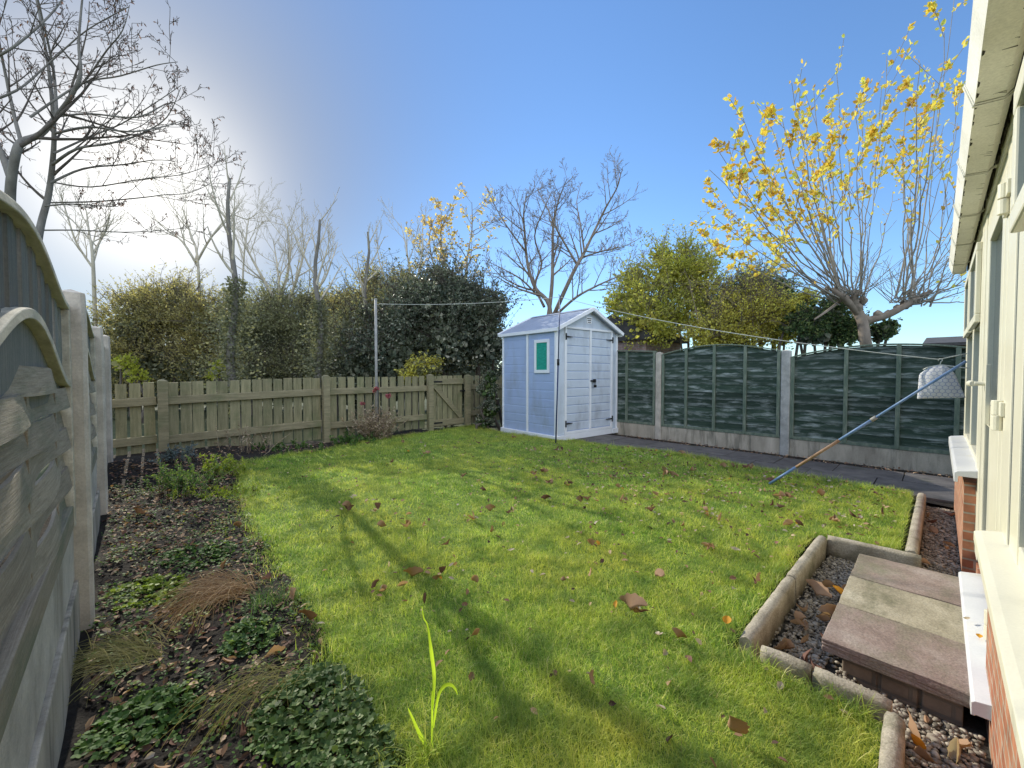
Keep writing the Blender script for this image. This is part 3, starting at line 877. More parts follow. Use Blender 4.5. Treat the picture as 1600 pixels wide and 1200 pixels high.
WP = [(.66, 'grey concrete post at the near end of the woven fence'), (2.56, 'tall grey concrete post nearest the camera on the woven fence'), (4.42, 'grey concrete post second along the woven fence, between the two arched panels'),
      (6.28, 'grey concrete post at the far end of the woven fence near the picket fence')]
for y_, lab in WP:
    concrete_post(FX + .025, y_, -.2, 1.44 if y_ < 6 else 1.5, lab, M['concrete'], w=.088, d=.10, group='concrete posts of the woven fence')


def omega(t):
    """bell curve of the arched rails: 0 at the posts, 1 at mid panel"""
    return .5 - .5 * math.cos(2 * PI * t)


def woven_panel(y0, y1, label, seed):
    r = random.Random(seed)
    root = thing('woven_panel', label, 'fence panel', (FX, (y0 + y1) / 2, .46), 'arched woven fence panels')
    L = y1 - y0
    # side frames and bottom rail
    for yy in (y0, y1 - .045):
        MB().box(FX - .02, FX + .025, yy, yy + .045, .46, 1.36).build('stile', M['woven_trim'], root, bevel=.003)
    MB().box(FX - .018, FX + .022, y0 + .046, y1 - .046, .462, .55).build('bottom_rail', M['woven'], root, bevel=.003)
    # woven horizontal boards, alternately passing in front of and behind three battens
    wb = MB()
    zs = [.545, .635, .715, .80, .88, .965, 1.04]
    K = 40
    for i, z in enumerate(zs):
        ph = PI * (i % 2)
        h = .080
        vs = []
        for k_ in range(K + 1):
            t = k_ / K
            yy = y0 + .046 + (L - .092) * t
            off = .0135 * math.cos(3 * PI * t + ph) * (1 if 0.02 < t < .98 else .6)
            zz = z + .004 * math.sin(7 * t + i) + r.uniform(-.0008, .0008)
            zt = zz + h
            if i == len(zs) - 1:
                zt = min(zz + h, 1.045 + .19 * omega(t) - .012)
                zt = max(zt, zz + .01)
            lean = .006
            vs += [(FX + off - .004 + lean, yy, zz), (FX + off + .005 + lean, yy, zz), (FX + off + .005 - lean, yy, zt), (FX + off - .004 - lean, yy, zt)]
        fs = []
        for k_ in range(K):
            for q in range(4): fs.append((k_ * 4 + q, k_ * 4 + (q + 1) % 4, k_ * 4 + 4 + (q + 1) % 4, k_ * 4 + 4 + q))
        fs += [(3, 2, 1, 0), (K * 4, K * 4 + 1, K * 4 + 2, K * 4 + 3)]
        wb.add(vs, fs)
    # board under the arch
    n = 24
    poly = [(y0 + .046, 1.0)] + [(y0 + .046 + (L - .092) * k_ / n, 1.05 + .195 * omega(k_ / n)) for k_ in range(n + 1)] + [(y1 - .046, 1.0)]
    for k_ in range(n):
        ya, yb = y0 + .05 + (L - .1) * k_ / n, y0 + .05 + (L - .1) * (k_ + 1) / n
    wb.build('woven_boards', M['woven'], root)
    MB().prism(poly, 'x', FX - .008, FX - .003).build('arch_board', M['infill'], root)
    for t in (1 / 6, .5, 5 / 6):
        yy = y0 + .046 + (L - .092) * t
        MB().box(FX - .006, FX + .006, yy - .018, yy + .018, .55, 1.05).build('batten', M['woven'], root)
    # arched rails
    def arc(base, amp, w, h, name):
        vs, fs = [], []
        K2 = 36
        for k_ in range(K2 + 1):
            t = k_ / K2
            yy = y0 + .0 + L * t
            z = base + amp * omega(t)
            dz = amp * PI * math.sin(2 * PI * t) / L
            nl = math.hypot(1, dz)
            ny, nz = -dz / nl, 1 / nl
            for (a_, b__) in ((-w / 2, -h / 2), (w / 2, -h / 2), (w / 2, h / 2), (-w / 2, h / 2)):
                vs.append((FX + .004 + a_, yy + ny * b__, z + nz * b__))
        for k_ in range(K2):
            for q in range(4): fs.append((k_ * 4 + q, k_ * 4 + (q + 1) % 4, k_ * 4 + 4 + (q + 1) % 4, k_ * 4 + 4 + q))
        fs += [(3, 2, 1, 0), (K2 * 4, K2 * 4 + 1, K2 * 4 + 2, K2 * 4 + 3)]
        MB().add(vs, fs).build(name, M['woven_trim'], root, bevel=.003)
    arc(1.055, .195, .040, .026, 'arched_rail')
    arc(1.372, .105, .042, .020, 'arched_cap')
    # upright boards between the two arched rails
    ib = MB()
    nb = 22
    for k_ in range(nb):
        t0_, t1_ = (k_ + .06) / nb, (k_ + .94) / nb
        ya, yb = y0 + L * t0_, y0 + L * t1_
        za, zb = 1.055 + .195 * omega(t0_), 1.055 + .195 * omega(t1_)
        zc, zd = 1.372 + .105 * omega(t0_) - .006, 1.372 + .105 * omega(t1_) - .006
        x_ = FX - .004 + (k_ % 2) * .006
        ib.add([(x_, ya, za), (x_, yb, zb), (x_, yb, zd), (x_, ya, zc), (x_ - .008, ya, za), (x_ - .008, yb, zb), (x_ - .008, yb, zd), (x_ - .008, ya, zc)],
               [(0, 1, 2, 3), (7, 6, 5, 4), (0, 4, 5, 1), (1, 5, 6, 2), (2, 6, 7, 3), (3, 7, 4, 0)])
    ib.build('infill_boards', M['infill'], root)


woven_panel(.71, 2.51, 'arched woven fence panel nearest the camera with pale curved rails', 1)
woven_panel(2.61, 4.37, 'arched woven fence panel between the first and second concrete posts', 2)
woven_panel(4.47, 6.23, 'arched woven fence panel farthest from the camera, nearly edge on', 3)


def gboard(x, y0, y1, z0, z1, t, label, m, group):
    bm = bmesh.new(); bmesh.ops.create_cube(bm, size=1)
    bmesh.ops.subdivide_edges(bm, edges=[e for e in bm.edges if abs((e.verts[0].co - e.verts[1].co).y) > .5], cuts=10)
    for v in bm.verts:
        v.co = (x + v.co.x * t + random.uniform(-.001, .001), (y0 + y1) / 2 + v.co.y * (y1 - y0), (z0 + z1) / 2 + v.co.z * (z1 - z0) + random.uniform(-.0015, .0015))
    me = bpy.data.meshes.new('gravel_board'); bm.to_mesh(me); bm.free()
    o = link('gravel_board', me, m, bevel=.004)
    tag(o, label, 'gravel board', group)


for i, (a_, b_) in enumerate(((.71, 2.51), (2.61, 4.37), (4.47, 6.23))):
    w_ = ('nearest panel', 'middle panel', 'farthest panel')[i]
    gboard(FX - .005, a_, b_, .228, .455, .042, 'smooth grey concrete gravel board under the ' + w_ + ' of the woven fence', M['concrete'], 'gravel boards of the woven fence')
    gboard(FX + .003, a_, b_, -.2, .222, .05, 'stained lower gravel board at soil level below the ' + w_ + ' of the woven fence', M['board_stain'], 'gravel boards of the woven fence')

# ------------------------------------------------------------------ picket fence
PY = 6.80


def picket_section(x0, x1, zt0, zt1, pitch, wid, name, label, post_at=None, gate=False, zb=.04, postm=None):
    root = thing(name, label, 'fence' if not gate else 'gate', ((x0 + x1) / 2, PY, 0), None if gate else 'picket fence sections')
    pk = MB()
    n = int(round((x1 - x0) / pitch))
    p_ = (x1 - x0) / n
    for i in range(n):
        xc = x0 + p_ * (i + .5) + random.uniform(-.006, .006)
        t = (xc - x0) / (x1 - x0)
        zt = zt0 + (zt1 - zt0) * t + random.uniform(-.008, .008)
        w = wid + random.uniform(-.006, .006)
        a_ = random.uniform(-.006, .006)
        y_ = PY + .012
        pk.add([(xc - w / 2, y_, zb), (xc + w / 2, y_, zb), (xc + w / 2, y_ + .018, zb), (xc - w / 2, y_ + .018, zb),
                (xc - w / 2 + a_, y_, zt), (xc + w / 2 + a_, y_, zt + random.uniform(-.006, .006)), (xc + w / 2 + a_, y_ + .018, zt), (xc - w / 2 + a_, y_ + .018, zt)],
               [(0, 3, 2, 1), (4, 5, 6, 7), (0, 1, 5, 4), (1, 2, 6, 5), (2, 3, 7, 6), (3, 0, 4, 7)])
    pk.build('pickets', M['picket'], root)
    if gate:
        MB().box(x0, x1, PY - .03, PY + .01, .88, .99).build('rail', M['picket_rail'], root, bevel=.003)
        MB().box(x0, x1, PY - .03, PY + .01, .06, .18).build('rail', M['picket_rail'], root, bevel=.003)
        MB().bar((x0 + .03, PY - .012, .87), (x1 - .06, PY - .012, .19), .09, .03, (0, 1, 0)).build('brace', M['picket_rail'], root, bevel=.003)
        lt = MB(); lt.box(x1 - .10, x1 + .03, PY - .038, PY - .031, .72, .75); lt.tube([(x1 - .04, PY - .036, .735), (x1 - .04, PY - .06, .735)], .007, 8)
        lt.build('latch', M['black'], root)
        for z in (.93, .12):
            hb_ = MB(); hb_.box(x0 - .03, x0 + .22, PY - .036, PY - .031, z - .015, z + .015); hb_.build('hinge', M['black'], root)
    else:
        for z, dz in ((.72 + (zt0 - 1.0), .10), (.20, .10)):
            MB().bar((x0, PY - .012, z + dz / 2), (x1, PY - .012, z + dz / 2 + (zt1 - zt0)), .045, dz).build('rail', M['picket_rail'], root, bevel=.004)
    for (px_, pz, pw) in (post_at or []):
        c = pw / 2
        po = MB()
        po.box(px_ - c, px_ + c, PY - .10, PY - .10 + pw, -.1, pz)
        po.add([(px_ - c, PY - .10, pz), (px_ + c, PY - .10, pz), (px_ + c, PY - .1 + pw, pz), (px_ - c, PY - .1 + pw, pz), (px_ - c * .3, PY - .10 + c * .7, pz + .02), (px_ + c * .3, PY - .10 + c * .7, pz + .02), (px_ + c * .3, PY - .1 + c * 1.3, pz + .02), (px_ - c * .3, PY - .1 + c * 1.3, pz + .02)],
               [(0, 1, 5, 4), (1, 2, 6, 5), (2, 3, 7, 6), (3, 0, 4, 7), (4, 5, 6, 7)])
        po.build('post', M['picket_rail'], root, bevel=.004)


picket_section(-.25, .27, .96, .98, .13, .105, 'picket_fence', 'dark end piece of the picket fence meeting the woven fence post')
picket_section(.36, 2.25, .98, 1.03, .136, .116, 'picket_fence', 'shaded grey picket fence section between the end piece and the sunny section', [(.33, 1.0, .10), (2.31, 1.05, .095)])
picket_section(2.37, 4.18, 1.03, 1.04, .150, .115, 'picket_fence', 'greenish picket fence section behind the metal line post, next to the gate', [(4.24, 1.06, .10)])
picket_section(4.31, 5.06, 1.04, 1.05, .118, .108, 'garden_gate', 'small wooden garden gate with diagonal brace in the picket fence', gate=True)
picket_section(5.22, 7.0, 1.04, 1.06, .15, .11, 'picket_fence', 'dim picket fence section partly hidden behind the blue shed', [(5.14, 1.05, .10)])

# ------------------------------------------------------------------ green lap fence
GX = 6.90


def arch_z(kind, t):
    if kind == 1: return 1.56 - .06 * t * t - .02 * t
    if kind == 2: return 1.415 + .135 * math.sin(PI * min(1, max(0, t))) ** .9
    return 1.30 + .155 * math.sin(PI * (.02 + .93 * t)) ** .75


def lap_panel(y0, y1, kind, label, seed, battens):
    """y0 is the far end (towards the shed), y1 the near end"""
    r = random.Random(seed)
    root = thing('lap_panel', label, 'fence panel', (GX, (y0 + y1) / 2, .15), 'green waney lap fence panels')
    L = y1 - y0
    zb = .19
    mb = MB()
    K = 30
    n = 11
    for i in range(n):
        za = zb + i * .122
        vs, fs = [], []
        ph = r.uniform(0, 9)
        for k_ in range(K + 1):
            t = k_ / K
            top = arch_z(kind, t) - .012
            z0 = za + .008 * math.sin(5 * t + ph) + .004 * math.sin(17 * t + 2 * ph)
            z1 = za + .145
            z0 = min(z0, top); z1 = min(z1, top)
            yy = y0 + L * t
            vs += [(GX - .020, yy, z0), (GX - .010, yy, z0), (GX - .001, yy, z1), (GX - .010, yy, z1)]
        for k_ in range(K):
            if max(vs[k_ * 4 + 2][2] - vs[k_ * 4][2], vs[k_ * 4 + 6][2] - vs[k_ * 4 + 4][2]) < .004: continue
            for q in range(4): fs.append((k_ * 4 + q, k_ * 4 + (q + 1) % 4, k_ * 4 + 4 + (q + 1) % 4, k_ * 4 + 4 + q))
        if fs: mb.add(vs, fs)
    mb.build('lap_boards', M['lap'], root, fix=False)
    for t in battens:
        zt = arch_z(kind, t)
        yy = y0 + L * t
        MB().box(GX - .052, GX - .022, yy - .022, yy + .022, zb - .02, zt - .004).build('batten', M['lap_trim'], root, bevel=.003)
    vs, fs = [], []
    for k_ in range(K + 1):
        t = k_ / K; z = arch_z(kind, t); yy = y0 + L * t
        vs += [(GX - .055, yy, z - .006), (GX + .02, yy, z - .006), (GX + .02, yy, z + .012), (GX - .055, yy, z + .012)]
    for k_ in range(K):
        for q in range(4): fs.append((k_ * 4 + q, k_ * 4 + (q + 1) % 4, k_ * 4 + 4 + (q + 1) % 4, k_ * 4 + 4 + q))
    fs += [(3, 2, 1, 0), (K * 4, K * 4 + 1, K * 4 + 2, K * 4 + 3)]
    MB().add(vs, fs).build('capping', M['lap_trim'], root, bevel=.002)
    MB().box(GX - .045, GX - .021, min(y0, y1), max(y0, y1), zb - .03, zb + .012).build('bottom_rail', M['lap_trim'], root, bevel=.002)


lap_panel(5.30, 3.49, 1, 'weathered green lap fence panel beside the blue shed', 4, (.02, .35, .68, .985))
lap_panel(3.38, 1.575, 2, 'green lap fence panel with arched top between the two concrete posts', 5, (.015, .24, .49, .74, .985))
lap_panel(1.455, -.40, 3, 'dark green lap fence panel behind the hanging peg bag and blue prop', 6, (.012, .33, .60, .865))
concrete_post(GX - .01, 3.435, -.2, 1.46, 'plain grey concrete post between the shed side panel and the arched green panel', M['concrete'], w=.10, d=.105, group='concrete posts of the green fence')
concrete_post(GX - .01, 1.515, -.2, 1.42, 'pale speckled concrete post between two green fence panels', M['concrete_spot'], w=.10, d=.115, group='concrete posts of the green fence')
concrete_post(GX - .01, -.46, -.2, 1.4, 'grey concrete post at the house end of the green fence', M['concrete'], w=.10, d=.105, group='concrete posts of the green fence')
for a_, b_, w_ in ((3.49, 5.3, 'panel beside the shed'), (1.575, 3.38, 'arched middle panel'), (-.40, 1.455, 'panel nearest the house')):
    gboard(GX - .012, a_, b_, -.2, .157, .05, 'stained concrete gravel board under the green ' + w_, M['board_stain'], 'gravel boards of the green fence')
# ------------------------------------------------------------------ shed
SW, SL = 1.66, 1.43
S = thing('garden_shed', 'blue grey plastic garden shed with white trim and double doors on the lawn corner', 'shed', (5.2, 4.4, 0), rz=math.radians(-4))
EV, RG = 1.86, 2.235


def planks(mb, u0, u1, z0, z1, pitch, place, topf=None, off=0.0):
    """shiplap boards as real profile; place(u, out, z) gives the point"""
    z = z0
    while z < z1 - 1e-6:
        zt = min(z + pitch, z1)
        prof = [(z, -.016), (z + .010, -.016), (z + .013, .0), (zt - .012, .0), (zt, -.008), (zt, -.016)]
        for a, b in zip(prof[:-1], prof[1:]):
            mb.add([place(u0, a[1] + off, a[0]), place(u1, a[1] + off, a[0]), place(u1, b[1] + off, b[0]), place(u0, b[1] + off, b[0])], [(0, 1, 2, 3)])
        z = zt


side = lambda u, o, z: (-o, u, z)
front = lambda u, o, z: (u, -o, z)
LB = dict(parent=S, world=False)
for u0, u1 in ((.03, .69), (.74, 1.40)):
    w = MB(); planks(w, u0, u1, .05, 1.85, .15, side)
    w.build('side_wall', M['shed_blue'], fix=False, **LB)
w = MB()
w.box(.004, SW - .004, .004, SL - .004, .0, 1.84)
w.prism([(.004, 1.84), (SW - .004, 1.84), (SW / 2, RG - .03)], 'y', .01, SL - .01)
w.build('inner_body', M['shed_blue'], **LB)
# gable and front strips beside the doors
w = MB()
w.add([(.02, -.003, .05), (.19, -.003, .05), (.19, -.003, 1.90), (.02, -.003, EV - .01)], [(0, 1, 2, 3)])
w.add([(1.50, -.003, .05), (SW - .02, -.003, .05), (SW - .02, -.003, EV - .01), (1.50, -.003, 1.90)], [(0, 1, 2, 3)])
w.add([(.02, -.003, EV - .01), (.19, -.003, 1.90), (1.50, -.003, 1.90), (SW - .02, -.003, EV - .01), (SW / 2, -.003, RG - .02)], [(0, 1, 2, 3, 4)])
w.build('front_wall', M['shed_grey'], **LB)
# white corner trims
for (x0, x1, y0, y1) in ((-.018, .028, -.018, .03), (-.016, .028, 1.40, SL + .01), (SW - .03, SW + .016, -.016, .03)):
    MB().box(x0, x1, y0, y1, .02, EV - .01).build('corner_trim', M['shed_white'], bevel=.006, **LB)
MB().box(-.016, .0, .69, .74, .05, EV - .02).build('wall_strip', M['shed_white'], bevel=.004, **LB)
sk = MB()
sk.box(-.045, .01, -.03, SL + .03, -.05, .045); sk.box(.011, .20, -.04, .01, -.05, .043); sk.box(1.5, SW + .03, -.04, .01, -.05, .043); sk.box(.201, 1.499, -.028, .01, -.05, .05)
sk.build('base_skirt', M['shed_white'], bevel=.006, **LB)
# doors
for (u0, u1, hx) in ((.235, .84, 0), (.88, 1.455, 1)):
    d = MB(); planks(d, u0, u1, .10, 1.86, .147, front, off=.006)
    do = d.build('door', M['shed_grey'], fix=False, **LB)
    for z in (.235, 1.72):
        h = MB()
        if hx == 0:
            h.box(u0 - .045, u0 - .02, -.042, -.030, z - .055, z + .055)
            h.add([(u0 - .02, -.036, z - .014), (u0 + .14, -.03, z - .006), (u0 + .14, -.03, z + .006), (u0 - .02, -.036, z + .014), (u0 - .02, -.024, z - .014), (u0 + .14, -.018, z - .006), (u0 + .14, -.018, z + .006), (u0 - .02, -.024, z + .014)],
                  [(0, 1, 2, 3), (7, 6, 5, 4), (0, 4, 5, 1), (1, 5, 6, 2), (2, 6, 7, 3), (3, 7, 4, 0)])
        else:
            h.box(u1 + .02, u1 + .045, -.042, -.030, z - .055, z + .055)
            h.add([(u1 + .02, -.036, z - .014), (u1 - .14, -.03, z - .006), (u1 - .14, -.03, z + .006), (u1 + .02, -.036, z + .014), (u1 + .02, -.024, z - .014), (u1 - .14, -.018, z - .006), (u1 - .14, -.018, z + .006), (u1 + .02, -.024, z + .014)],
                  [(0, 1, 2, 3), (7, 6, 5, 4), (0, 4, 5, 1), (1, 5, 6, 2), (2, 6, 7, 3), (3, 7, 4, 0)])
        h.build('hinge', M['black'], do, world=False)
    if hx == 1:
        lk = MB()
        lk.box(.845, .96, -.046, -.03, .945, .975); lk.box(.90, .965, -.066, -.047, .93, .99)
        lk.tube([(.925, -.058, .93), (.925, -.058, .875), (.945, -.058, .865), (.96, -.058, .875), (.96, -.058, .93)], .005, 8)
        lk.box(.912, .972, -.07, -.05, .84, .885)
        lk.build('padlock', M['black'], do, world=False, bevel=.002)
# white door frame
f = MB()
f.box(.19, .234, -.03, .0, .052, 1.90); f.box(1.456, 1.50, -.03, .0, .052, 1.90); f.box(.234, 1.456, -.03, .0, 1.861, 1.90); f.box(.234, 1.456, -.028, .0, .052, .098); f.box(.841, .879, -.031, .0, .098, 1.861)
f.build('door_frame', M['shed_white'], bevel=.004, **LB)
# side window
wf = MB()
wf.box(-.026, -.001, .15, .52, 1.10, 1.155); wf.box(-.026, -.001, .15, .52, 1.625, 1.68); wf.box(-.025, -.001, .15, .20, 1.155, 1.625); wf.box(-.025, -.001, .47, .52, 1.155, 1.625)
wo = wf.build('window_frame', M['shed_white'], bevel=.004, **LB)
MB().box(-.012, -.002, .20, .47, 1.155, 1.625).build('pane', M['teal'], wo, world=False)
# gable vent
v = MB()
cx = SW / 2 + .0
v.add([(cx - .085, -.012, 2.105), (cx + .085, -.012, 2.105), (cx + .06, -.012, 1.985), (cx - .06, -.012, 1.985), (cx - .085, -.002, 2.105), (cx + .085, -.002, 2.105), (cx + .06, -.002, 1.985), (cx - .06, -.002, 1.985)],
      [(0, 1, 2, 3), (0, 4, 5, 1), (1, 5, 6, 2), (2, 6, 7, 3), (3, 7, 4, 0)])
vo = v.build('vent', M['shed_white'], **LB)
s = MB()
for i in range(3):
    z = 2.08 - i * .033
    wv = .055 - i * .008
    s.box(cx - wv, cx + wv, -.0145, -.0125, z - .014, z)
s.build('slots', M['gasket'], vo, world=False)
# roof: two slopes with moulded ribs, white verge trims
OH = .048
sl = (RG - EV) / (SW / 2)
rf = MB()
for sgn in (-1, 1):
    ex = SW / 2 + sgn * (SW / 2 + OH); ez = EV - OH * sl
    vs, fs = [], []
    K = 24
    for i in range(K + 1):
        y = -.10 + (SL + .18) * i / K
        for (x, z) in ((SW / 2, RG + .012), (ex, ez + .012)):
            vs.append((x, y, z + (.004 if i % 4 == 0 else 0)))
    for i in range(K): fs.append((i * 2, i * 2 + 1, i * 2 + 3, i * 2 + 2))
    rf.add(vs, fs)
    rf.add([(SW / 2, -.10, RG - .02), (ex, -.10, ez - .02), (ex, SL + .08, ez - .02), (SW / 2, SL + .08, RG - .02)], [(0, 1, 2, 3)])
rf.build('roof', M['shed_roof'], fix=False, **LB)
for sgn in (-1, 1):
    ex = SW / 2 + sgn * (SW / 2 + OH + .01); ez = EV - (OH + .01) * sl
    for y in (-.105, SL + .085):
        MB().bar((SW / 2, y, RG + .0), (ex, y, ez + .0), .035, .062, (0, 0, 1)).build('verge_trim', M['shed_white'], bevel=.004, **LB)
    MB().box(min(ex, ex - sgn * .03), max(ex, ex - sgn * .03), -.085, SL + .065, ez - .04, ez + .018).build('eaves_trim', M['shed_white'], bevel=.004, **LB)
rd = MB(); rd.prism([(SW / 2 - .05, RG + .0), (SW / 2, RG + .032), (SW / 2 + .05, RG + .0)], 'y', -.086, SL + .066); rd.build('ridge_cap', M['shed_roof'], **LB)

# ------------------------------------------------------------------ washing line, post, props, peg bag
cp = thing('line_post', 'tall grey metal washing line post in front of the picket fence', 'post', (3.04, 6.5, 0))
MB().tube([(3.04, 6.5, -.1), (3.04, 6.5, 2.33)], .022, 10).build('pole', M['post_metal'], cp, smooth=True)
MB().tube([(3.075, 6.52, -.1), (3.075, 6.52, .95)], .014, 8).build('stay', M['gasket'], cp, smooth=True)
hk = MB(); hk.tube([(3.04, 6.5, 2.24), (3.06, 6.46, 2.24), (3.075, 6.43, 2.245)], .006, 6); hk.tube([(3.04, 6.5, 2.325), (3.04, 6.5, 2.345)], .025, 10)
hk.build('hook', M['post_metal'], cp)
ptop = np.array([4.97, 4.13, 2.285])
p1 = thing('clothes_prop', 'slim dark blue clothes prop standing upright in front of the shed corner', 'clothes prop', (4.91, 4.16, 0))
base = np.array([4.91, 4.16, -.02])
mid = base + (ptop - base) * .56
MB().tube([base, mid], .0125, 8).build('lower_tube', M['metal_dkblue'], p1, smooth=True)
MB().tube([mid, ptop + (0, 0, .03)], .009, 8).build('upper_tube', M['metal_dkblue'], p1, smooth=True)
MB().tube([mid - (0, 0, .05), mid + (0, 0, .05)], .02, 10).build('clamp', M['black'], p1, smooth=True)
fk = MB(); fk.tube([ptop, ptop + (.0, .025, .055)], .006, 6); fk.tube([ptop, ptop + (.0, -.025, .055)], .006, 6); fk.build('fork', M['metal_dkblue'], p1)
b2 = np.array([4.62, 1.14, 0.0]); t2 = np.array([4.60, -.14, 1.19])
p2 = thing('clothes_prop', 'pale blue clothes prop with rusty middle leaning from the lawn against the house', 'clothes prop', tuple(b2))
q = lambda t: b2 + (t2 - b2) * t
MB().tube([q(0), q(.17)], .013, 10).build('foot_tube', M['metal_blue'], p2, smooth=True)
MB().tube([q(.171), q(.42)], .0128, 10).build('rusty_tube', M['rust'], p2, smooth=True)
MB().tube([q(.421), q(.60)], .013, 10).build('lower_tube', M['metal_blue'], p2, smooth=True)
MB().tube([q(.60), q(1)], .0105, 10).build('upper_tube', M['metal_blue'], p2, smooth=True)
MB().tube([q(.585), q(.61)], .017, 10).build('clamp', M['post_metal'], p2, smooth=True)
# line
wl = MB()
a_ = np.array([3.075, 6.43, 2.25]); c_ = np.array([5.0, -.155, 1.26]); bagp = np.array([4.975, .005, 1.215])
def sag(p, q_, s_, n=16): return [p + (q_ - p) * t + np.array([0, 0, -s_ * 4 * t * (1 - t)]) for t in np.linspace(0, 1, n)]
pth = sag(a_, ptop + (0, 0, .012), .05) + sag(ptop + (0, 0, .012), bagp, .09)[1:] + sag(bagp, c_, .0, 3)[1:]
wl.tube(pth, .0042, 6)
tag(wl.build('washing_line', M['line'], smooth=True), 'pale washing line strung from the metal post over the props to the house', 'washing line')

# peg bag: hexagon-patterned fabric
m, nt, out = nodes_of('hexagon_fabric')
tc = nt.nodes.new('ShaderNodeTexCoord')
mp = nt.nodes.new('ShaderNodeMapping'); nt.links.new(tc.outputs['Object'], mp.inputs[0])
mp.inputs['Scale'].default_value = (0, 1, 1)
def hexdist(off):
    """distance to the nearest centre of one of the two interleaved rectangular lattices"""
    n1 = N(nt, 'ShaderNodeVectorMath', operation='ADD'); nt.links.new(mp.outputs[0], n1.inputs[0]); n1.inputs[1].default_value = off
    n2 = N(nt, 'ShaderNodeVectorMath', operation='DIVIDE'); nt.links.new(n1.outputs[0], n2.inputs[0]); n2.inputs[1].default_value = (1, .034, .0589)
    n3 = N(nt, 'ShaderNodeVectorMath', operation='FRACTION'); nt.links.new(n2.outputs[0], n3.inputs[0])
    n4 = N(nt, 'ShaderNodeVectorMath', operation='SUBTRACT'); nt.links.new(n3.outputs[0], n4.inputs[0]); n4.inputs[1].default_value = (0, .5, .5)
    n5 = N(nt, 'ShaderNodeVectorMath', operation='MULTIPLY'); nt.links.new(n4.outputs[0], n5.inputs[0]); n5.inputs[1].default_value = (0, .034, .0589)
    n6 = N(nt, 'ShaderNodeVectorMath', operation='ABSOLUTE'); nt.links.new(n5.outputs[0], n6.inputs[0])
    n7 = N(nt, 'ShaderNodeVectorMath', operation='DOT_PRODUCT'); nt.links.new(n6.outputs[0], n7.inputs[0]); n7.inputs[1].default_value = (0, .5, .866)
    sp = nt.nodes.new('ShaderNodeSeparateXYZ'); nt.links.new(n6.outputs[0], sp.inputs[0])
    mx = N(nt, 'ShaderNodeMath', operation='MAXIMUM'); nt.links.new(sp.outputs[1], mx.inputs[0]); nt.links.new(n7.outputs['Value'], mx.inputs[1])
    return mx.outputs[0]
mn = N(nt, 'ShaderNodeMath', operation='MINIMUM'); nt.links.new(hexdist((0, 0, 0)), mn.inputs[0]); nt.links.new(hexdist((0, .017, .02945)), mn.inputs[1])
ml = N(nt, 'ShaderNodeMath', operation='MULTIPLY'); nt.links.new(mn.outputs[0], ml.inputs[0]); ml.inputs[1].default_value = 50
hc = ramp(nt, ml.outputs[0], [(.70, (.78, .77, .76)), (.79, (.36, .40, .55)), (.9, (.40, .44, .58))])
b = N(nt, 'ShaderNodeBsdfPrincipled', Roughness=.85)
nt.links.new(hc, b.inputs['Base Color'])
t = nt.nodes.new('ShaderNodeBsdfTranslucent'); nt.links.new(hc, t.inputs[0])
ms = nt.nodes.new('ShaderNodeMixShader'); ms.inputs[0].default_value = .25
nt.links.new(b.outputs[0], ms.inputs[1]); nt.links.new(t.outputs[0], ms.inputs[2]); nt.links.new(ms.outputs[0], out.inputs[0])
M['bag'] = m
bx, by, bz = 4.975, -.005, 1.215
pb_ = thing('peg_bag', 'white cloth peg bag with blue hexagon pattern hanging on the washing line', 'peg bag', (bx, by, bz))
hg = MB()
hook = [(0, .012, -.012), (0, .006, .004), (0, -.008, .006), (0, -.014, -.006), (0, -.004, -.020), (0, 0, -.045)]
hg.tube(hook, .004, 6)
hg.tube([(0, -.16, -.075), (0, -.12, -.068), (0, 0, -.045), (0, .07, -.066), (0, .10, -.085)], .005, 6)
hg.build('hanger', M['hanger'], pb_, world=False, smooth=True)
K, R = 22, 26
vs, fs = [], []
outl = []
for i in range(K + 1):
    t = i / K
    wl_ = .035 + .085 * min(1, (t / .25)) ** .7 + .012 * t          # half width, left (towards +y)
    wr_ = .035 + .03 * min(1, t / .25) ** .7 + .085 * t
    z = -.05 - .275 * t
    thick = .004 + .035 * math.sin(PI * min(1, t * .95)) ** .7
    for k in range(R):
        a = 2 * PI * k / R
        cy = math.cos(a)
        y = (wl_ if cy > 0 else wr_) * cy
        fold = .006 * math.sin(9 * cy + 3 * t) * (.4 + t)
        x = thick * math.sin(a) * (.55 + .45 * abs(math.sin(a))) + fold * abs(math.sin(a))
        vs.append((x, y + .0, z + .018 * (cy * cy) * (-.2 if t < .3 else (.6 * cy if False else -.15)) - .012 * cy * t))
for i in range(K):
    for k in range(R): fs.append((i * R + k, i * R + (k + 1) % R, (i + 1) * R + (k + 1) % R, (i + 1) * R + k))
fs.append(tuple(range(R))); fs.append(tuple(K * R + k for k in range(R)))
MB().add(vs, fs).build('bag', M['bag'], pb_, world=False, smooth=True)

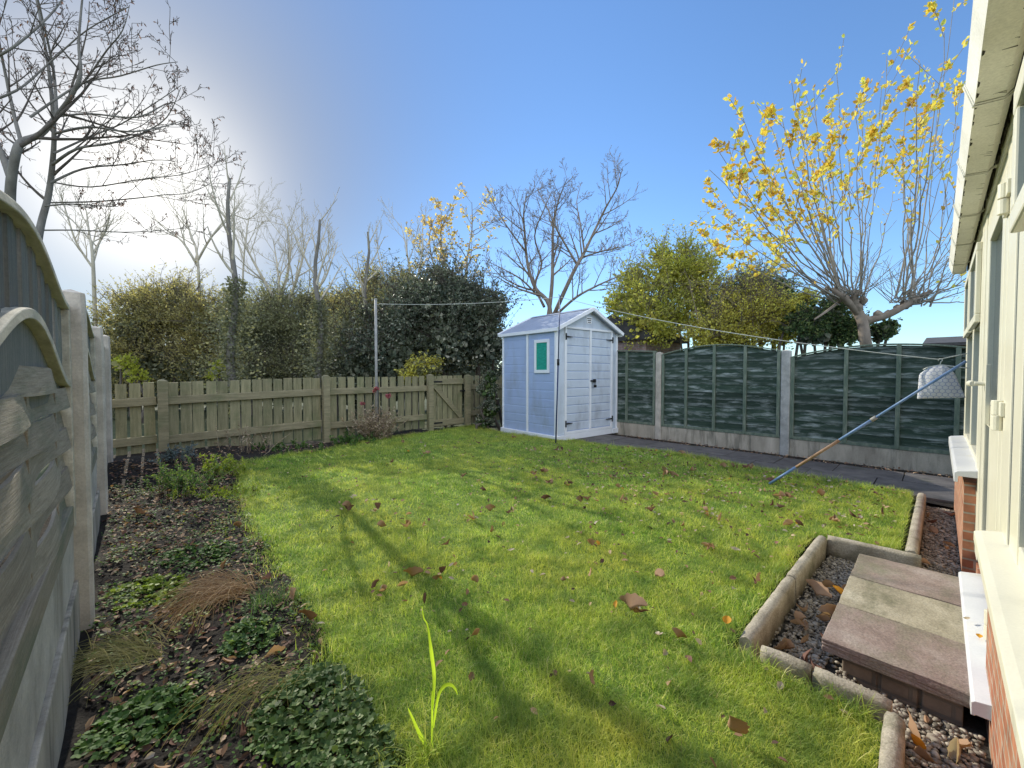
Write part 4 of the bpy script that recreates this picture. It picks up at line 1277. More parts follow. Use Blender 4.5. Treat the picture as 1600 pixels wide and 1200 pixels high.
# ------------------------------------------------------------------ neighbouring buildings
nb = thing('neighbour_shed', 'small brick outbuilding roof showing between blue shed and green fence', 'outbuilding', (9.4, 5.5, 0))
MB().box(8.6, 10.4, 4.62, 6.4, -.2, 1.9).build('wall', M['brick_pink'], nb)
MB().prism([(4.45, 1.86), (6.6, 1.86), (6.6, 1.98), (5.5, 2.5), (4.45, 1.98)], 'x', 8.5, 10.5).build('roof', M['rooftile'], nb)
nh = thing('neighbour_house', 'low distant tiled roof line beyond the green fence beside the house', 'house', (24, -1.0, 0))
MB().box(20, 30, -3.4, .2, -.2, 2.0).build('wall', M['brick_dull'], nh)
rfb = MB(); rfb.prism([(19.5, 2.0), (30.5, 2.0), (30.5, 2.1), (25, 2.62), (19.5, 2.1)], 'y', -3.7, .4)
ro = rfb.build('roof', M['rooftile'], nh)
ng = thing('neighbour_cabin', 'green roofed cabin just showing behind the woven fence', 'cabin', (-1.6, 5.0, 0))
MB().box(-2.6, -.7, 4.2, 5.8, -.2, 1.45).build('wall', M['woven'], ng)
MB().prism([(-2.8, 1.40), (-.55, 1.40), (-.55, 1.46), (-1.6, 2.02), (-2.8, 1.46)], 'y', 4.1, 5.9).build('roof', M['greenroof'], ng)
# ------------------------------------------------------------------ trees
def limb(px, d0, dj, r0, r1, k=4):
    """a limb through photo points px at about depth d0"""
    pts = [at(u, v, d0 + dj * math.sin(i * 1.3 + d0 * 7 + dj)) for i, (u, v) in enumerate(px)]
    pts = smooth_path(pts, k)
    return pts, np.linspace(r0, r1, len(pts))


def bare_tree(name, label, limbs, P, bark, maxlevel=3, cut=2, group=None, twig=None, extra_leaf=None):
    """limbs: (pixels, depth, depth wobble, r0, r1, t0, length scale)"""
    p0 = at(*limbs[0][0][0], limbs[0][1])
    root = thing(name, label, 'tree', tuple(p0), group)
    lines, tips = [], []
    for (px, d0, dj, r0, r1, t0, ls) in limbs:
        pts, rad = limb(px, d0, dj, r0, r1)
        lines.append((np.array(pts), rad, 9, 0))
        L = sum(np.linalg.norm(pts[i + 1] - pts[i]) for i in range(len(pts) - 1))
        spawn(lines, pts, rad, L * ls, 0, maxlevel, P, tips, t0)
    split_tree(lines, root, bark, twig, cut)
    return root, lines, tips


PB = dict(kids=[9, 6, 3], ang=(35, 65), ratio=(.24, .42), up=.075, wob=.06, seg=[6, 6, 5, 4], rmin=.0032)
# two dark bare trees beyond the woven fence; trunk bark paled to carry sun glare
r1, l1, t1 = bare_tree('bare_tree', 'dark bare tree with a forked bent trunk leaning over the woven fence', [
    ([(18, 560), (22, 420), (24, 340), (28, 285), (38, 240), (48, 226), (75, 216), (101, 188), (124, 158), (139, 124), (138, 75), (148, -10)], 6.2, .12, .075, .010, .3, 0.78),
    ([(28, 285), (14, 245), (-6, 205), (-40, 150)], 6.2, .1, 0.0480, .02, .2, 1.30),
    ([(45, 228), (36, 190), (25, 130), (14, 60), (10, -20)], 6.2, .2, 0.0280, .008, .1, 1.04),
    ([(101, 188), (98, 120), (85, 50), (70, -20)], 6.3, .3, 0.0224, .008, .1, 1.04),
    ([(-30, 110), (20, 95), (70, 60), (110, 20), (130, -20)], 5.8, .3, 0.0176, .008, .1, 1.04),
    ([(-30, 175), (40, 150), (90, 110), (150, 60), (215, 25)], 6.0, .3, 0.0176, .005, .1, 0.91),
    ([(120, 160), (150, 130), (180, 90), (205, 60), (217, 22)], 6.3, .2, 0.0160, .004, .1, 1.04),
    ([(60, 190), (140, 140), (200, 128), (255, 112), (288, 107)], 6.1, .3, 0.0160, .004, .15, 0.91),
], PB, M['bark_mid'], twig=M['bark_dark'], cut=1)
r2, l2, t2 = bare_tree('bare_tree', 'dark bare tree with straight tall trunk and long upswept side branches by the sun', [
    ([(48, 520), (60, 416), (71, 356), (84, 311), (92, 262), (96, 210), (92, 131), (82, 56), (69, -20)], 6.8, .1, 0.0620, .010, .35, 0.57),
    ([(92, 262), (130, 238), (180, 230), (230, 215), (270, 190), (292, 146)], 6.7, .25, 0.0224, .004, .15, 0.78),
    ([(88, 290), (140, 268), (200, 262), (250, 255), (285, 257)], 6.9, .3, 0.0192, .004, .2, 0.78),
    ([(95, 215), (150, 205), (210, 212), (262, 205), (300, 193)], 6.6, .3, 0.0208, .004, .2, 0.78),
    ([(94, 245), (150, 220), (200, 200), (250, 170), (293, 142)], 7.0, .3, 0.0176, .004, .2, 0.78),
    ([(94, 190), (150, 185), (225, 190), (280, 168), (313, 206 - 4)], 6.6, .3, 0.0160, .004, .2, 0.78),
    ([(78, 325), (120, 322), (165, 325), (192, 326)], 6.9, .2, 0.0144, .004, .2, 1.04),
    ([(74, 362), (130, 362), (200, 365), (260, 362), (300, 358)], 7.0, .2, 0.0128, .004, .2, 0.78),
    ([(88, 288), (150, 296), (230, 284), (285, 278), (320, 268), (342, 258)], 7.2, .1, .014, .003, .2, 1.04),
    ([(80, 320), (160, 318), (230, 312), (262, 308), (300, 305), (335, 290), (350, 270)], 7.2, .1, .014, .003, .2, 1.04),
], PB, M['bark_mid'], twig=M['bark_dark'], cut=1)


def hang_leaves(root, tips, n, size, m, every=1.0):
    P_, A_ = [], []
    idx = rng.integers(0, len(tips), n)
    for i in idx:
        pts, dirs = tips[i]
        k = rng.integers(1, len(pts))
        P_.append(pts[k]); A_.append(np.array(dirs[k]) * .4 + np.array([0, 0, -.9]) + rng.normal(size=3) * .3)
    V, F = leafcards(np.array(P_), np.array(A_), rng.uniform(.6, 1.2, n) * size, .32)
    link('leaves', np_mesh('leaves', V, F), m, root)


hang_leaves(r1, t1, 700, .055, M['leaf_dark'])
hang_leaves(r2, t2, 700, .055, M['leaf_dark'])

PH = dict(kids=[10, 6, 3], ang=(25, 50), ratio=(.28, .45), up=.10, wob=.07, seg=[6, 5, 4], rmin=.0036)
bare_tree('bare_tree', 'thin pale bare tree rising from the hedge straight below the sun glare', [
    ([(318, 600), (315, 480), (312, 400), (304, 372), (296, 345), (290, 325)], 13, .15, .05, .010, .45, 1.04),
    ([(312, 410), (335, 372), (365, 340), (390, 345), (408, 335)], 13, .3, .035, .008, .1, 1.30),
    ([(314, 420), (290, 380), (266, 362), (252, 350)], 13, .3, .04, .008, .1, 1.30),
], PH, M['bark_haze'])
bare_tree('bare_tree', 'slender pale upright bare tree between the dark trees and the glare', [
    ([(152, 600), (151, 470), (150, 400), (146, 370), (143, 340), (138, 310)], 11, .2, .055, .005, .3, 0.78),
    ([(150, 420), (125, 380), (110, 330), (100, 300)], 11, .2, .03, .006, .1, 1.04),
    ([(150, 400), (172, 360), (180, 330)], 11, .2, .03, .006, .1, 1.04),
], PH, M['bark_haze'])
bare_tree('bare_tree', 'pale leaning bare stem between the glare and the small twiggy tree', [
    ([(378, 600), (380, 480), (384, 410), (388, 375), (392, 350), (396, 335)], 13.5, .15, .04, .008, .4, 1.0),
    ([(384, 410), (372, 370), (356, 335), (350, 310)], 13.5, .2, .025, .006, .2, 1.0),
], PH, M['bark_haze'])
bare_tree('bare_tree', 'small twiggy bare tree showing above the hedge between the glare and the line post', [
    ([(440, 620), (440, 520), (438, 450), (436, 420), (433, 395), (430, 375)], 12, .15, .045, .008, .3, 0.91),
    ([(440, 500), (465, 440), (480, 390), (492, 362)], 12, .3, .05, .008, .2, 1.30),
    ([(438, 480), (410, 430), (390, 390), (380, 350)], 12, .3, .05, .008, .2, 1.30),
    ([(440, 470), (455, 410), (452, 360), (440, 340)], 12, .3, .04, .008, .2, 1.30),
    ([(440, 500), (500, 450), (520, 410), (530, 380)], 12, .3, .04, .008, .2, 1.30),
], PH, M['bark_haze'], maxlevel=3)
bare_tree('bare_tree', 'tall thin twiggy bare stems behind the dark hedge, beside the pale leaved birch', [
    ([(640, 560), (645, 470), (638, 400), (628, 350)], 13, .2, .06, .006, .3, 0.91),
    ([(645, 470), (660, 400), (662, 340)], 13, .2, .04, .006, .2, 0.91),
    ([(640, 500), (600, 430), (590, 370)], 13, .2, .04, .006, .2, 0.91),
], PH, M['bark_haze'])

# many-stemmed bare tree behind the shed
PC = dict(kids=[13, 8, 4], ang=(35, 62), ratio=(.30, .46), up=.085, wob=.05, seg=[6, 6, 5, 4], rmin=.0040)
bare_tree('bare_tree', 'many stemmed bare tree with upswept branches standing behind the blue shed', [
    ([(858, 600), (858, 540), (858, 478), (836, 451), (824, 413), (820, 371), (818, 337), (822, 308)], 12, .25, 0.086, .012, .35, 0.68),
    ([(856, 500), (862, 446), (863, 396), (864, 354), (872, 316), (885, 283)], 12.2, .3, 0.065, .010, .2, 0.68),
    ([(862, 500), (880, 459), (898, 421), (912, 396), (930, 358), (944, 329), (962, 297), (968, 274)], 12, .3, 0.068, .010, .25, 0.73),
    ([(902, 417), (885, 388), (868, 358), (855, 329), (838, 297)], 11.8, .3, 0.036, .008, .1, 0.94),
    ([(850, 480), (836, 446), (846, 413), (835, 371), (850, 329), (862, 302)], 12.4, .3, 0.043, .008, .2, 0.78),
    ([(866, 495), (900, 465), (935, 446), (970, 430), (995, 409)], 12, .3, 0.043, .006, .2, 0.88),
    ([(840, 463), (815, 438), (785, 421), (760, 409)], 12, .3, 0.032, .006, .1, 1.04),
    ([(908, 404), (940, 394), (975, 386), (1002, 372)], 12, .3, 0.025, .006, .1, 0.94),
    ([(912, 394), (906, 354), (900, 320), (905, 297)], 12.2, .3, 0.029, .006, .1, 0.88),
    ([(822, 396), (800, 367), (780, 337), (768, 312)], 12, .3, 0.029, .006, .1, 1.04),
], PC, M['bark_brown'])

# birch with pale yellow leaves
PBi = dict(kids=[12, 6, 4], ang=(30, 60), ratio=(.28, .42), up=.02, wob=.09, seg=[6, 5, 4], rmin=.005)
rb, lb, tb = bare_tree('birch_tree', 'slim birch with sparse pale yellow and orange leaves behind the dark hedge', [
    ([(690, 560), (694, 480), (698, 428), (690, 378), (692, 331)], 14, .2, .07, .008, .35, 0.78),
    ([(720, 560), (728, 470), (730, 411), (738, 361), (738, 319)], 14, .2, .06, .008, .3, 0.78),
    ([(700, 470), (680, 420), (672, 378), (676, 352)], 14, .2, .04, .008, .2, 1.04),
], PBi, M['bark_pale'])


def twig_leaves(root, tips, n, size, m, name='leaves', bias=None, aspect=.7):
    pts_all = np.array([p for pts, d in tips for p in pts[1:]])
    dir_all = np.array([x for pts, d in tips for x in d[1:]])
    w = np.ones(len(pts_all)) if bias is None else bias(pts_all)
    idx = rng.choice(len(pts_all), n, p=w / w.sum())
    P_ = pts_all[idx] + rng.normal(size=(n, 3)) * .02
    A_ = dir_all[idx] + rng.normal(size=(n, 3)) * .7 + np.array([0, 0, -.25])
    V, F = leafcards(P_, A_, rng.uniform(.6, 1.25, n) * size, aspect)
    link(name, np_mesh(name, V, F), m, root)


twig_leaves(rb, tb, 1100, .10, M['birch_leaf'])

# pollarded tree with yellow leaves beyond the green fence
T = thing('pollard_tree', 'pollarded tree with a fan of long shoots and yellow autumn leaves beyond the green fence', 'tree', tuple(at(1352, 600, 6.6)))
D = 6.6
lines = []
def L0(px, r0, r1, d=D, dj=.1):
    p, r = limb(px, d, dj, r0, r1); lines.append((np.array(p), r, 10, 0)); return p, r
L0([(1362, 640), (1356, 560), (1350, 530), (1346, 505), (1338, 488)], 0.082, 0.073)
L0([(1340, 492), (1322, 472), (1310, 462), (1296, 452)], 0.061, 0.030)
L0([(1350, 502), (1380, 494), (1405, 482), (1425, 470)], 0.061, 0.043)
L0([(1338, 490), (1330, 470), (1340, 455)], 0.061, 0.036)
L0([(1422, 470), (1440, 462), (1452, 455)], 0.043, 0.027)
L0([(1312, 470), (1285, 490), (1270, 500)], 0.025, 0.012)
for (u, v, rr) in ((1330, 472, .085), (1345, 470, .07), (1412, 476, .075), (1428, 468, .065), (1302, 456, .05), (1370, 492, .07), (1318, 466, .06), (1338, 480, .07), (1400, 482, .06), (1420, 462, .05), (1440, 462, .045), (1352, 500, .075), (1290, 452, .04), (1335, 460, .05), (1386, 490, .055)):
    # gnarled knuckles where the shoots start
    c = at(u, v, D); pts = [c + np.array([0, 0, -rr]), c + np.array([.01, 0, -rr * .4]), c, c + np.array([0, .01, rr * .5]), c + np.array([0, 0, rr])]
    lines.append((np.array(pts), np.array([rr * .45, rr * .9, rr * 1.0, rr * .8, rr * .25]), 9, 0))
targets = [(1106, 268), (1120, 240), (1105, 300), (1112, 340), (1104, 382), (1150, 182), (1140, 210), (1192, 190), (1175, 240), (1228, 140), (1214, 190), (1262, 150), (1250, 200), (1300, 118), (1290, 170), (1338, 135), (1330, 190),
           (1374, 100), (1366, 150), (1402, 170), (1424, 112), (1440, 180), (1464, 60), (1476, -20), (1490, 140), (1486, 200), (1500, 250), (1512, 290), (1520, 330), (1500, 330), (1530, 370), (1520, 400), (1545, 430), (1540, 470), (1555, 400),
           (1160, 300), (1200, 270), (1240, 250), (1280, 240), (1320, 250), (1400, 250), (1180, 360), (1140, 390), (1455, 150), (1250, 310), (1390, 300), (1485, 375), (1515, 450), (1200, 390)]
tipsY = []
sprP = dict(kids=[5, 2], ang=(20, 45), ratio=(.16, .30), up=.06, wob=.05, seg=[5, 4], rmin=.0035)
for i, (u, v) in enumerate(targets):
    if u < 1330: s0 = (1300 + rng.uniform(0, 35), 460 + rng.uniform(0, 15))
    elif u < 1400: s0 = (1325 + rng.uniform(0, 25), 465 + rng.uniform(-5, 10))
    else: s0 = (1395 + rng.uniform(0, 55), 472 + rng.uniform(-10, 10))
    dd = D + rng.uniform(-.9, 1.1)
    p0 = at(*s0, D); p3 = at(u, v, dd)
    # shoots leave outwards and bend upwards
    c1 = p0 * .62 + p3 * .38; sag_ = np.linalg.norm(p3 - p0)
    out_ = np.array([p3[0] - p0[0], p3[1] - p0[1], 0])
    c1 = c1 + out_ * .12 + np.array([0, 0, -.035 * sag_])
    pts = [(1 - t) ** 2 * p0 + 2 * t * (1 - t) * c1 + t * t * p3 + rng.normal(size=3) * .012 for t in np.linspace(0, 1, 12)]
    r0 = rng.uniform(.009, .018)
    rad = r0 * (1 - np.linspace(0, 1, 12) * .8)
    lines.append((np.array(pts), np.maximum(rad, .004), 6, 1))
    dirs = [pts[min(k + 1, 11)] - pts[max(k - 1, 0)] for k in range(12)]
    dirs = [x / np.linalg.norm(x) for x in dirs]
    tipsY.append((pts[5:], dirs[5:]))
    ln = []
    spawn(ln, pts, rad, sag_, 0, 1 if i % 2 else 2, sprP, tipsY, .35)
    lines += ln
# fine water shoots around the knuckles
for i in range(55):
    s0 = at(*((1330 + rng.uniform(-30, 20), 468) if i % 2 else (1415 + rng.uniform(-30, 25), 474)), D + rng.uniform(-.1, .1))
    d = unit(1)[0]; d[2] = abs(d[2]) * .5 + rng.uniform(.1, .8)
    grow(lines, s0, d, rng.uniform(.35, 1.3), .008, 2, 3, dict(kids=[3, 3, 3, 2], ang=(20, 50), ratio=(.3, .5), up=.05, wob=.06, seg=[5, 5, 5, 4], rmin=.003))
a_ = [(l[0], l[1], l[2]) for l in lines if l[3] < 1]; b_ = [(l[0], l[1], l[2]) for l in lines if l[3] >= 1]
link('trunk', tubes_np(a_, 'trunk'), M['bark_brown'], T, smooth=True)
link('crown', tubes_np(b_, 'crown'), M['bark_pale'], T, smooth=True)


def ybias(p):
    f = p[:, 0] * math.cos(AZ) + p[:, 1] * math.sin(AZ); rt = p[:, 0] * math.sin(AZ) - p[:, 1] * math.cos(AZ)
    u = 800 + FOC * rt / f; v = 583 - FOC * (p[:, 2] - CAM_H) / f
    # distance from the knuckles: leaves sit on the outer half, thinner on the house side
    r = np.hypot(u - 1365, v - 470)
    w = np.clip((r - 70) / 190, .02, 1) ** 1.2
    w *= np.where((u > 1455) & (v > 170), .30, 1) * np.where((u > 1380) & (v > 300), .25, 1) * np.where(v > 420, .35, 1)
    # clumped
    w *= np.where(np.sin(p[:, 0] * 5.1 + 3 * np.sin(p[:, 2] * 4)) * np.sin(p[:, 2] * 5.7 + p[:, 1] * 4) > -.35, 1, .65)
    return w


twig_leaves(T, tipsY, 4300, .076, M['leaf_yellow'], bias=ybias, aspect=.62)

# ------------------------------------------------------------------ bushes and hedge
def bush(name, label, cat, clumps, n, size, mats, stems=None, group=None, ragged=.35, dark=.25, aspect=.6, twigs=60, bark=None, hollow=0.0, long_=0):
    """clumps: (u, v, depth, radius in photo pixels). mats: (leaf material, dark inner leaf material)"""
    C = np.array([at(u, v, d) for (u, v, d, r) in clumps]); R = np.array([r * d / FOC for (u, v, d, r) in clumps])
    base = C[0].copy(); base[2] = 0
    root = thing(name, label, cat, tuple(base), group)
    pr = R ** 2 / (R ** 2).sum()
    # every clump carries smaller lobes, so that the surface has bulges and shaded hollows
    nl = 9
    LC, LR = [], []
    for cc, r_ in zip(C, R):
        q = unit(nl); q[:, 2] = q[:, 2] * .8 + .15
        LC.append(cc + q * r_ * rng.uniform(.55, .85, (nl, 1))); LR.append(r_ * rng.uniform(.26, .52, nl))
    LC = np.concatenate(LC); LR = np.concatenate(LR)
    i = rng.choice(len(LC), n, p=LR ** 2 / (LR ** 2).sum())
    dv = unit(n); dv[:, 2] += .25; dv /= np.linalg.norm(dv, axis=1, keepdims=True)
    rr = LR[i] * (1 - np.abs(rng.normal(0, .28, n)))
    P_ = LC[i] + dv * rr[:, None]
    if hollow:
        # thin out the shaded skirt just above the fence
        keep = (P_[:, 2] > hollow) | (rng.random(n) < .3)
        P_, dv = P_[keep], dv[keep]
    m_ = len(P_)
    A_ = dv * .8 + rng.normal(size=(m_, 3)) * .75 + np.array([0, 0, .1])
    S_ = rng.uniform(.5, 1.35, m_) * size
    V, F = leafcards(P_, A_, S_, aspect)
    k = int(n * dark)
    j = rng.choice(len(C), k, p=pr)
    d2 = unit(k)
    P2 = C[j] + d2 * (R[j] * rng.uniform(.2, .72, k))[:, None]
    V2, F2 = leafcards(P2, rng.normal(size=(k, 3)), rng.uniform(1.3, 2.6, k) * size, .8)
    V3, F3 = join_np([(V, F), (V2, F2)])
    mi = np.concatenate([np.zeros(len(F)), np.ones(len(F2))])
    lines = []
    # leafy sprigs that break the outline
    ns = int(n * ragged / 9)
    j = rng.choice(len(C), ns, p=pr)
    d3 = unit(ns); d3[:, 2] = np.abs(d3[:, 2]) * 1.0 + .15
    d3 /= np.linalg.norm(d3, axis=1, keepdims=True)
    pp, aa = [], []
    for q in range(ns):
        s0 = C[j[q]] + d3[q] * R[j[q]] * .85
        L = min(R[j[q]] * .9, .75) * rng.uniform(.2, 1.1) ** 1.5
        dr = d3[q] + rng.normal(size=3) * .35; dr /= np.linalg.norm(dr)
        lines.append((np.array([s0, s0 + dr * L * .5 + rng.normal(size=3) * .01, s0 + dr * L]), np.array([.004, .003, .0015]) * (1 + size * 6), 3))
        for t in rng.uniform(.05, 1.05, 9):
            pp.append(s0 + dr * L * t); aa.append(dr * .5 + rng.normal(size=3) * .7)
    for q in range(long_):
        # long arching shoots above the crown
        j_ = rng.integers(0, len(C)); s0 = C[j_] + np.array([rng.normal(0, .4), rng.normal(0, .3), .75]) * R[j_]
        dr = np.array([rng.normal(0, .45), rng.normal(0, .45), 1.0]); L = rng.uniform(.35, 1.1); pts = [s0]
        for t in range(5):
            dr = dr + rng.normal(size=3) * .16 + np.array([0, 0, -.06 * t]); dr /= np.linalg.norm(dr); pts.append(pts[-1] + dr * L / 5)
        lines.append((np.array(pts), np.linspace(.008, .003, 6), 4))
        for t in range(1, 6):
            for _ in range(3):
                tw = pts[t] + rng.normal(size=3) * .09; lines.append((np.array([pts[t], (pts[t] + tw) / 2 + rng.normal(size=3) * .01, tw]), np.array([.004, .003, .002]), 3))
                pp.append(tw); aa.append(rng.normal(size=3))
                if rng.random() < .5: pp.append(pts[t]); aa.append(rng.normal(size=3))
    if len(pp):
        V4, F4 = leafcards(np.array(pp), np.array(aa), rng.uniform(.6, 1.15, len(pp)) * size, aspect)
        V3, F3 = join_np([(V3, F3), (V4, F4)])
        mi = np.concatenate([mi, np.zeros(len(F4))])
    link('foliage', np_mesh('foliage', V3, F3, mi), list(mats), root)
    # stems up from the ground
    for (c, r) in zip(C, R):
        b0 = np.array([c[0] + rng.normal(0, .2), c[1] + rng.normal(0, .15), -.1])
        lines.append((np.array([b0, b0 * .5 + c * .5 + rng.normal(size=3) * .08, c, c + np.array([0, 0, r * .6])]), np.array([.04, .03, .02, .008]), 5))
        for _ in range(max(2, twigs // len(C))):
            dr = unit(1)[0]; dr[2] = abs(dr[2])
            lines.append((np.array([c, c + dr * r * .6 + rng.normal(size=3) * .03, c + dr * r * 1.12]), np.array([.012, .008, .003]), 4))
    link('stems', tubes_np(lines, 'stems'), bark or M['bark_dark'], root, smooth=True)
    return root


HG = 'overgrown bushes behind the picket fence'
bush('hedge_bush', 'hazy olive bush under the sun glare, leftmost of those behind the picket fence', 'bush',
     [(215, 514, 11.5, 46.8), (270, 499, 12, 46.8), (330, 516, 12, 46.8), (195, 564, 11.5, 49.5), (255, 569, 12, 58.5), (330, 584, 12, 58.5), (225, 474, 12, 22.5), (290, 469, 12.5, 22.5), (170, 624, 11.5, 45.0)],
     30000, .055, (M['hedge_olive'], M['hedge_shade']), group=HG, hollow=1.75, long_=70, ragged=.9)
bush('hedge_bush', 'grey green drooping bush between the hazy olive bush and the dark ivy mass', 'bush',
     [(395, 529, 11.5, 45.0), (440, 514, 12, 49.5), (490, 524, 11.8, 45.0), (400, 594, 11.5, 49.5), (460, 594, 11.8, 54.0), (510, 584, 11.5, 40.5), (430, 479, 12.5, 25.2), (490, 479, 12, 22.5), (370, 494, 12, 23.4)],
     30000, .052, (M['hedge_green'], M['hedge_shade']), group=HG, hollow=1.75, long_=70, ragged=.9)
bush('hedge_bush', 'tall loose grey leaved bush top behind the line post', 'bush',
     [(560, 487, 11, 33.1), (600, 482, 11.5, 28.2), (545, 532, 11, 41.4), (590, 542, 11, 41.4), (630, 452, 11.5, 21.5), (525, 492, 11.5, 24.8), (580, 442, 11.5, 18.2)],
     20000, .052, (M['hedge_olive'], M['hedge_shade']), group=HG, hollow=1.75, long_=70, ragged=.6)
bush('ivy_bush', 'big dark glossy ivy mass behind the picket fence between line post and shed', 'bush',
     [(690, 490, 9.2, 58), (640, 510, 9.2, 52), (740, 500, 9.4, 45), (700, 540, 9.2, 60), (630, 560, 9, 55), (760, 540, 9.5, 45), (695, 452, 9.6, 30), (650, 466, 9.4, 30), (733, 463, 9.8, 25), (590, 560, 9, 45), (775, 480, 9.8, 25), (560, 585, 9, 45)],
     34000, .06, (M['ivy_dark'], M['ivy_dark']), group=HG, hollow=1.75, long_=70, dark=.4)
bush('hedge_bush', 'dull brownish green leafy bush behind the metal line post', 'bush',
     [(560, 520, 9.6, 42), (600, 530, 9.6, 38), (540, 570, 9.6, 45), (610, 480, 10, 26)],
     11000, .05, (M['hedge_green'], M['hedge_shade']), group=HG, hollow=1.75, long_=70)
bush('low_shrub', 'small bright yellow green shrub just above the picket fence near the gate', 'bush',
     [(655, 580, 8.4, 20), (675, 578, 8.5, 18), (640, 590, 8.4, 18), (662, 568, 8.5, 10)], 2600, .05, (M['shrub_olive'], M['hedge_green']), twigs=10)
bush('lime_sapling', 'lime green leaves glowing against the shade at the far end of the woven fence', 'bush',
     [(200, 572, 9.5, 14), (215, 590, 9.5, 12), (190, 565, 9.5, 9)], 420, .07, (M['hedge_lime'], M['hedge_olive']), twigs=8, dark=.05)
bush('lime_sapling', 'tuft of lime leaves lit up above the shaded picket section', 'bush',
     [(342, 578, 9.5, 11), (345, 568, 9.5, 8), (336, 590, 9.5, 9)], 380, .06, (M['hedge_lime'], M['hedge_olive']), twigs=8, dark=.05)
def clad_trunk(x, y, h, label, m):  # trunk added to throw a long shadow band across the lawn
    root = thing('shadow_casting_trunk', label, 'tree', (x, y, 0), 'trunks added to cast the lawn shadows')
    pts = np.array([[x + .05 * math.sin(k * 1.1 + x), y + .04 * math.cos(k * 1.7), -.1 + (h + .1) * k / 10] for k in range(11)])
    rad = np.linspace(.085, .022, 11)
    lines = []
    spawn(lines, list(pts), rad, h * .9, 0, 2, dict(kids=[6, 4, 3], ang=(25, 50), ratio=(.25, .4), up=.10, wob=.06, seg=[6, 5, 4], rmin=.004), None, .6)
    link('trunk', tubes_np([(pts, rad, 9)], 'trunk'), M['bark_mid'], root, smooth=True)
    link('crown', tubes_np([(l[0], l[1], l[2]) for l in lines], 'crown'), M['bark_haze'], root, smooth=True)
    n = 3800
    t = rng.uniform(.1, .62, n) ** 1.0
    i = np.minimum((t * 10).astype(int), 9)
    P0 = pts[i] + (pts[i + 1] - pts[i]) * (t * 10 - i)[:, None]
    dv = unit(n) * np.array([1, 1, .5])
    far = .55 * np.sin(PI * np.clip(t / .64, 0, 1)) ** .7
    V, F = leafcards(P0 + dv * np.where(rng.random(n) < .5, rng.uniform(.05, .16, n), rng.uniform(.1, 1, n) * far)[:, None], dv + rng.normal(size=(n, 3)) * .5, rng.uniform(.6, 1.3, n) * .05, .65)
    link('foliage', np_mesh('foliage', V, F), m, root)


clad_trunk(1.38, 8.6, 4.5, 'added shadow casting trunk clad in ivy below, by the grey green bush', M['hedge_shade'])
clad_trunk(2.85, 8.7, 4.2, 'added shadow casting trunk clad in ivy below, rising beside the line post', M['hedge_shade'])
clad_trunk(4.0, 9.0, 4.3, 'added shadow casting trunk at the edge of the big dark ivy mass', M['ivy_dark'])
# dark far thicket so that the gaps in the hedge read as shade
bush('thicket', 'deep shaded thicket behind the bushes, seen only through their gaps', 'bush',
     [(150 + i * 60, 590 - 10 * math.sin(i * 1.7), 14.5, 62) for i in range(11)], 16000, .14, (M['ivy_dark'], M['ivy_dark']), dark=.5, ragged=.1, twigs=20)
# beyond the green fence
bush('willow_bush', 'tall feathery yellow green tree crown beyond the green fence beside the blue shed', 'tree',
     [(1000, 470, 10, 38), (1040, 440, 10, 36), (1075, 430, 10, 34), (1010, 515, 9.5, 45), (1060, 500, 9.8, 45), (1095, 460, 10, 34), (985, 440, 10.2, 18), (1030, 405, 10.2, 16), (1070, 398, 10.2, 14), (1100, 420, 10.4, 16), (960, 480, 10, 20), (1120, 520, 9.8, 40)],
     15000, .058, (M['willow'], M['shrub_olive']), ragged=.9, dark=.12, twigs=150, bark=M['bark_brown'], long_=60)
bush('conifer', 'dark evergreen crown behind the olive shrub, beyond the green fence', 'tree',
     [(1160, 470, 9.6, 36), (1195, 462, 9.6, 34), (1140, 500, 9.6, 40), (1210, 500, 9.6, 40), (1175, 445, 9.8, 20), (1222, 470, 9.8, 20)],
     11000, .055, (M['conifer'], M['conifer']))
bush('olive_shrub', 'twiggy olive yellow shrub rising over the middle of the green fence', 'bush',
     [(1150, 510, 8.4, 36), (1190, 500, 8.4, 32), (1110, 530, 8.4, 34), (1225, 530, 8.4, 30), (1175, 470, 8.6, 18), (1135, 475, 8.6, 15), (1210, 480, 8.6, 15), (1160, 545, 8.4, 36)],
     8500, .045, (M['shrub_olive'], M['shrub_olive']), ragged=1.1, dark=.08, twigs=170, bark=M['bark_brown'], long_=110)
bush('ivy_bush', 'dark ivy growing round the foot of the pollarded tree', 'bush',
     [(1290, 500, 7.4, 30), (1270, 520, 7.4, 28), (1310, 520, 7.4, 30), (1375, 520, 7.3, 18), (1300, 480, 7.4, 16), (1388, 510, 7.3, 9), (1250, 500, 7.6, 16)],
     7000, .05, (M['conifer'], M['ivy_dark']), dark=.3)
bush('olive_shrub', 'loose dry shrub between the conifer and the pollarded tree', 'bush',
     [(1240, 490, 8, 20), (1260, 470, 8, 14), (1225, 510, 8, 20)], 1500, .045, (M['shrub_olive'], M['conifer']), ragged=1.0, dark=.1, twigs=60, bark=M['bark_brown'])
bush('climbing_shrub', 'dark leafy climber in the corner between picket fence and shed', 'bush',
     [(762, 610, 8.1, 16), (765, 640, 8.1, 15), (758, 660, 8.1, 12), (768, 590, 8.1, 10)], 2200, .045, (M['ivy_dark'], M['geranium']), twigs=12)


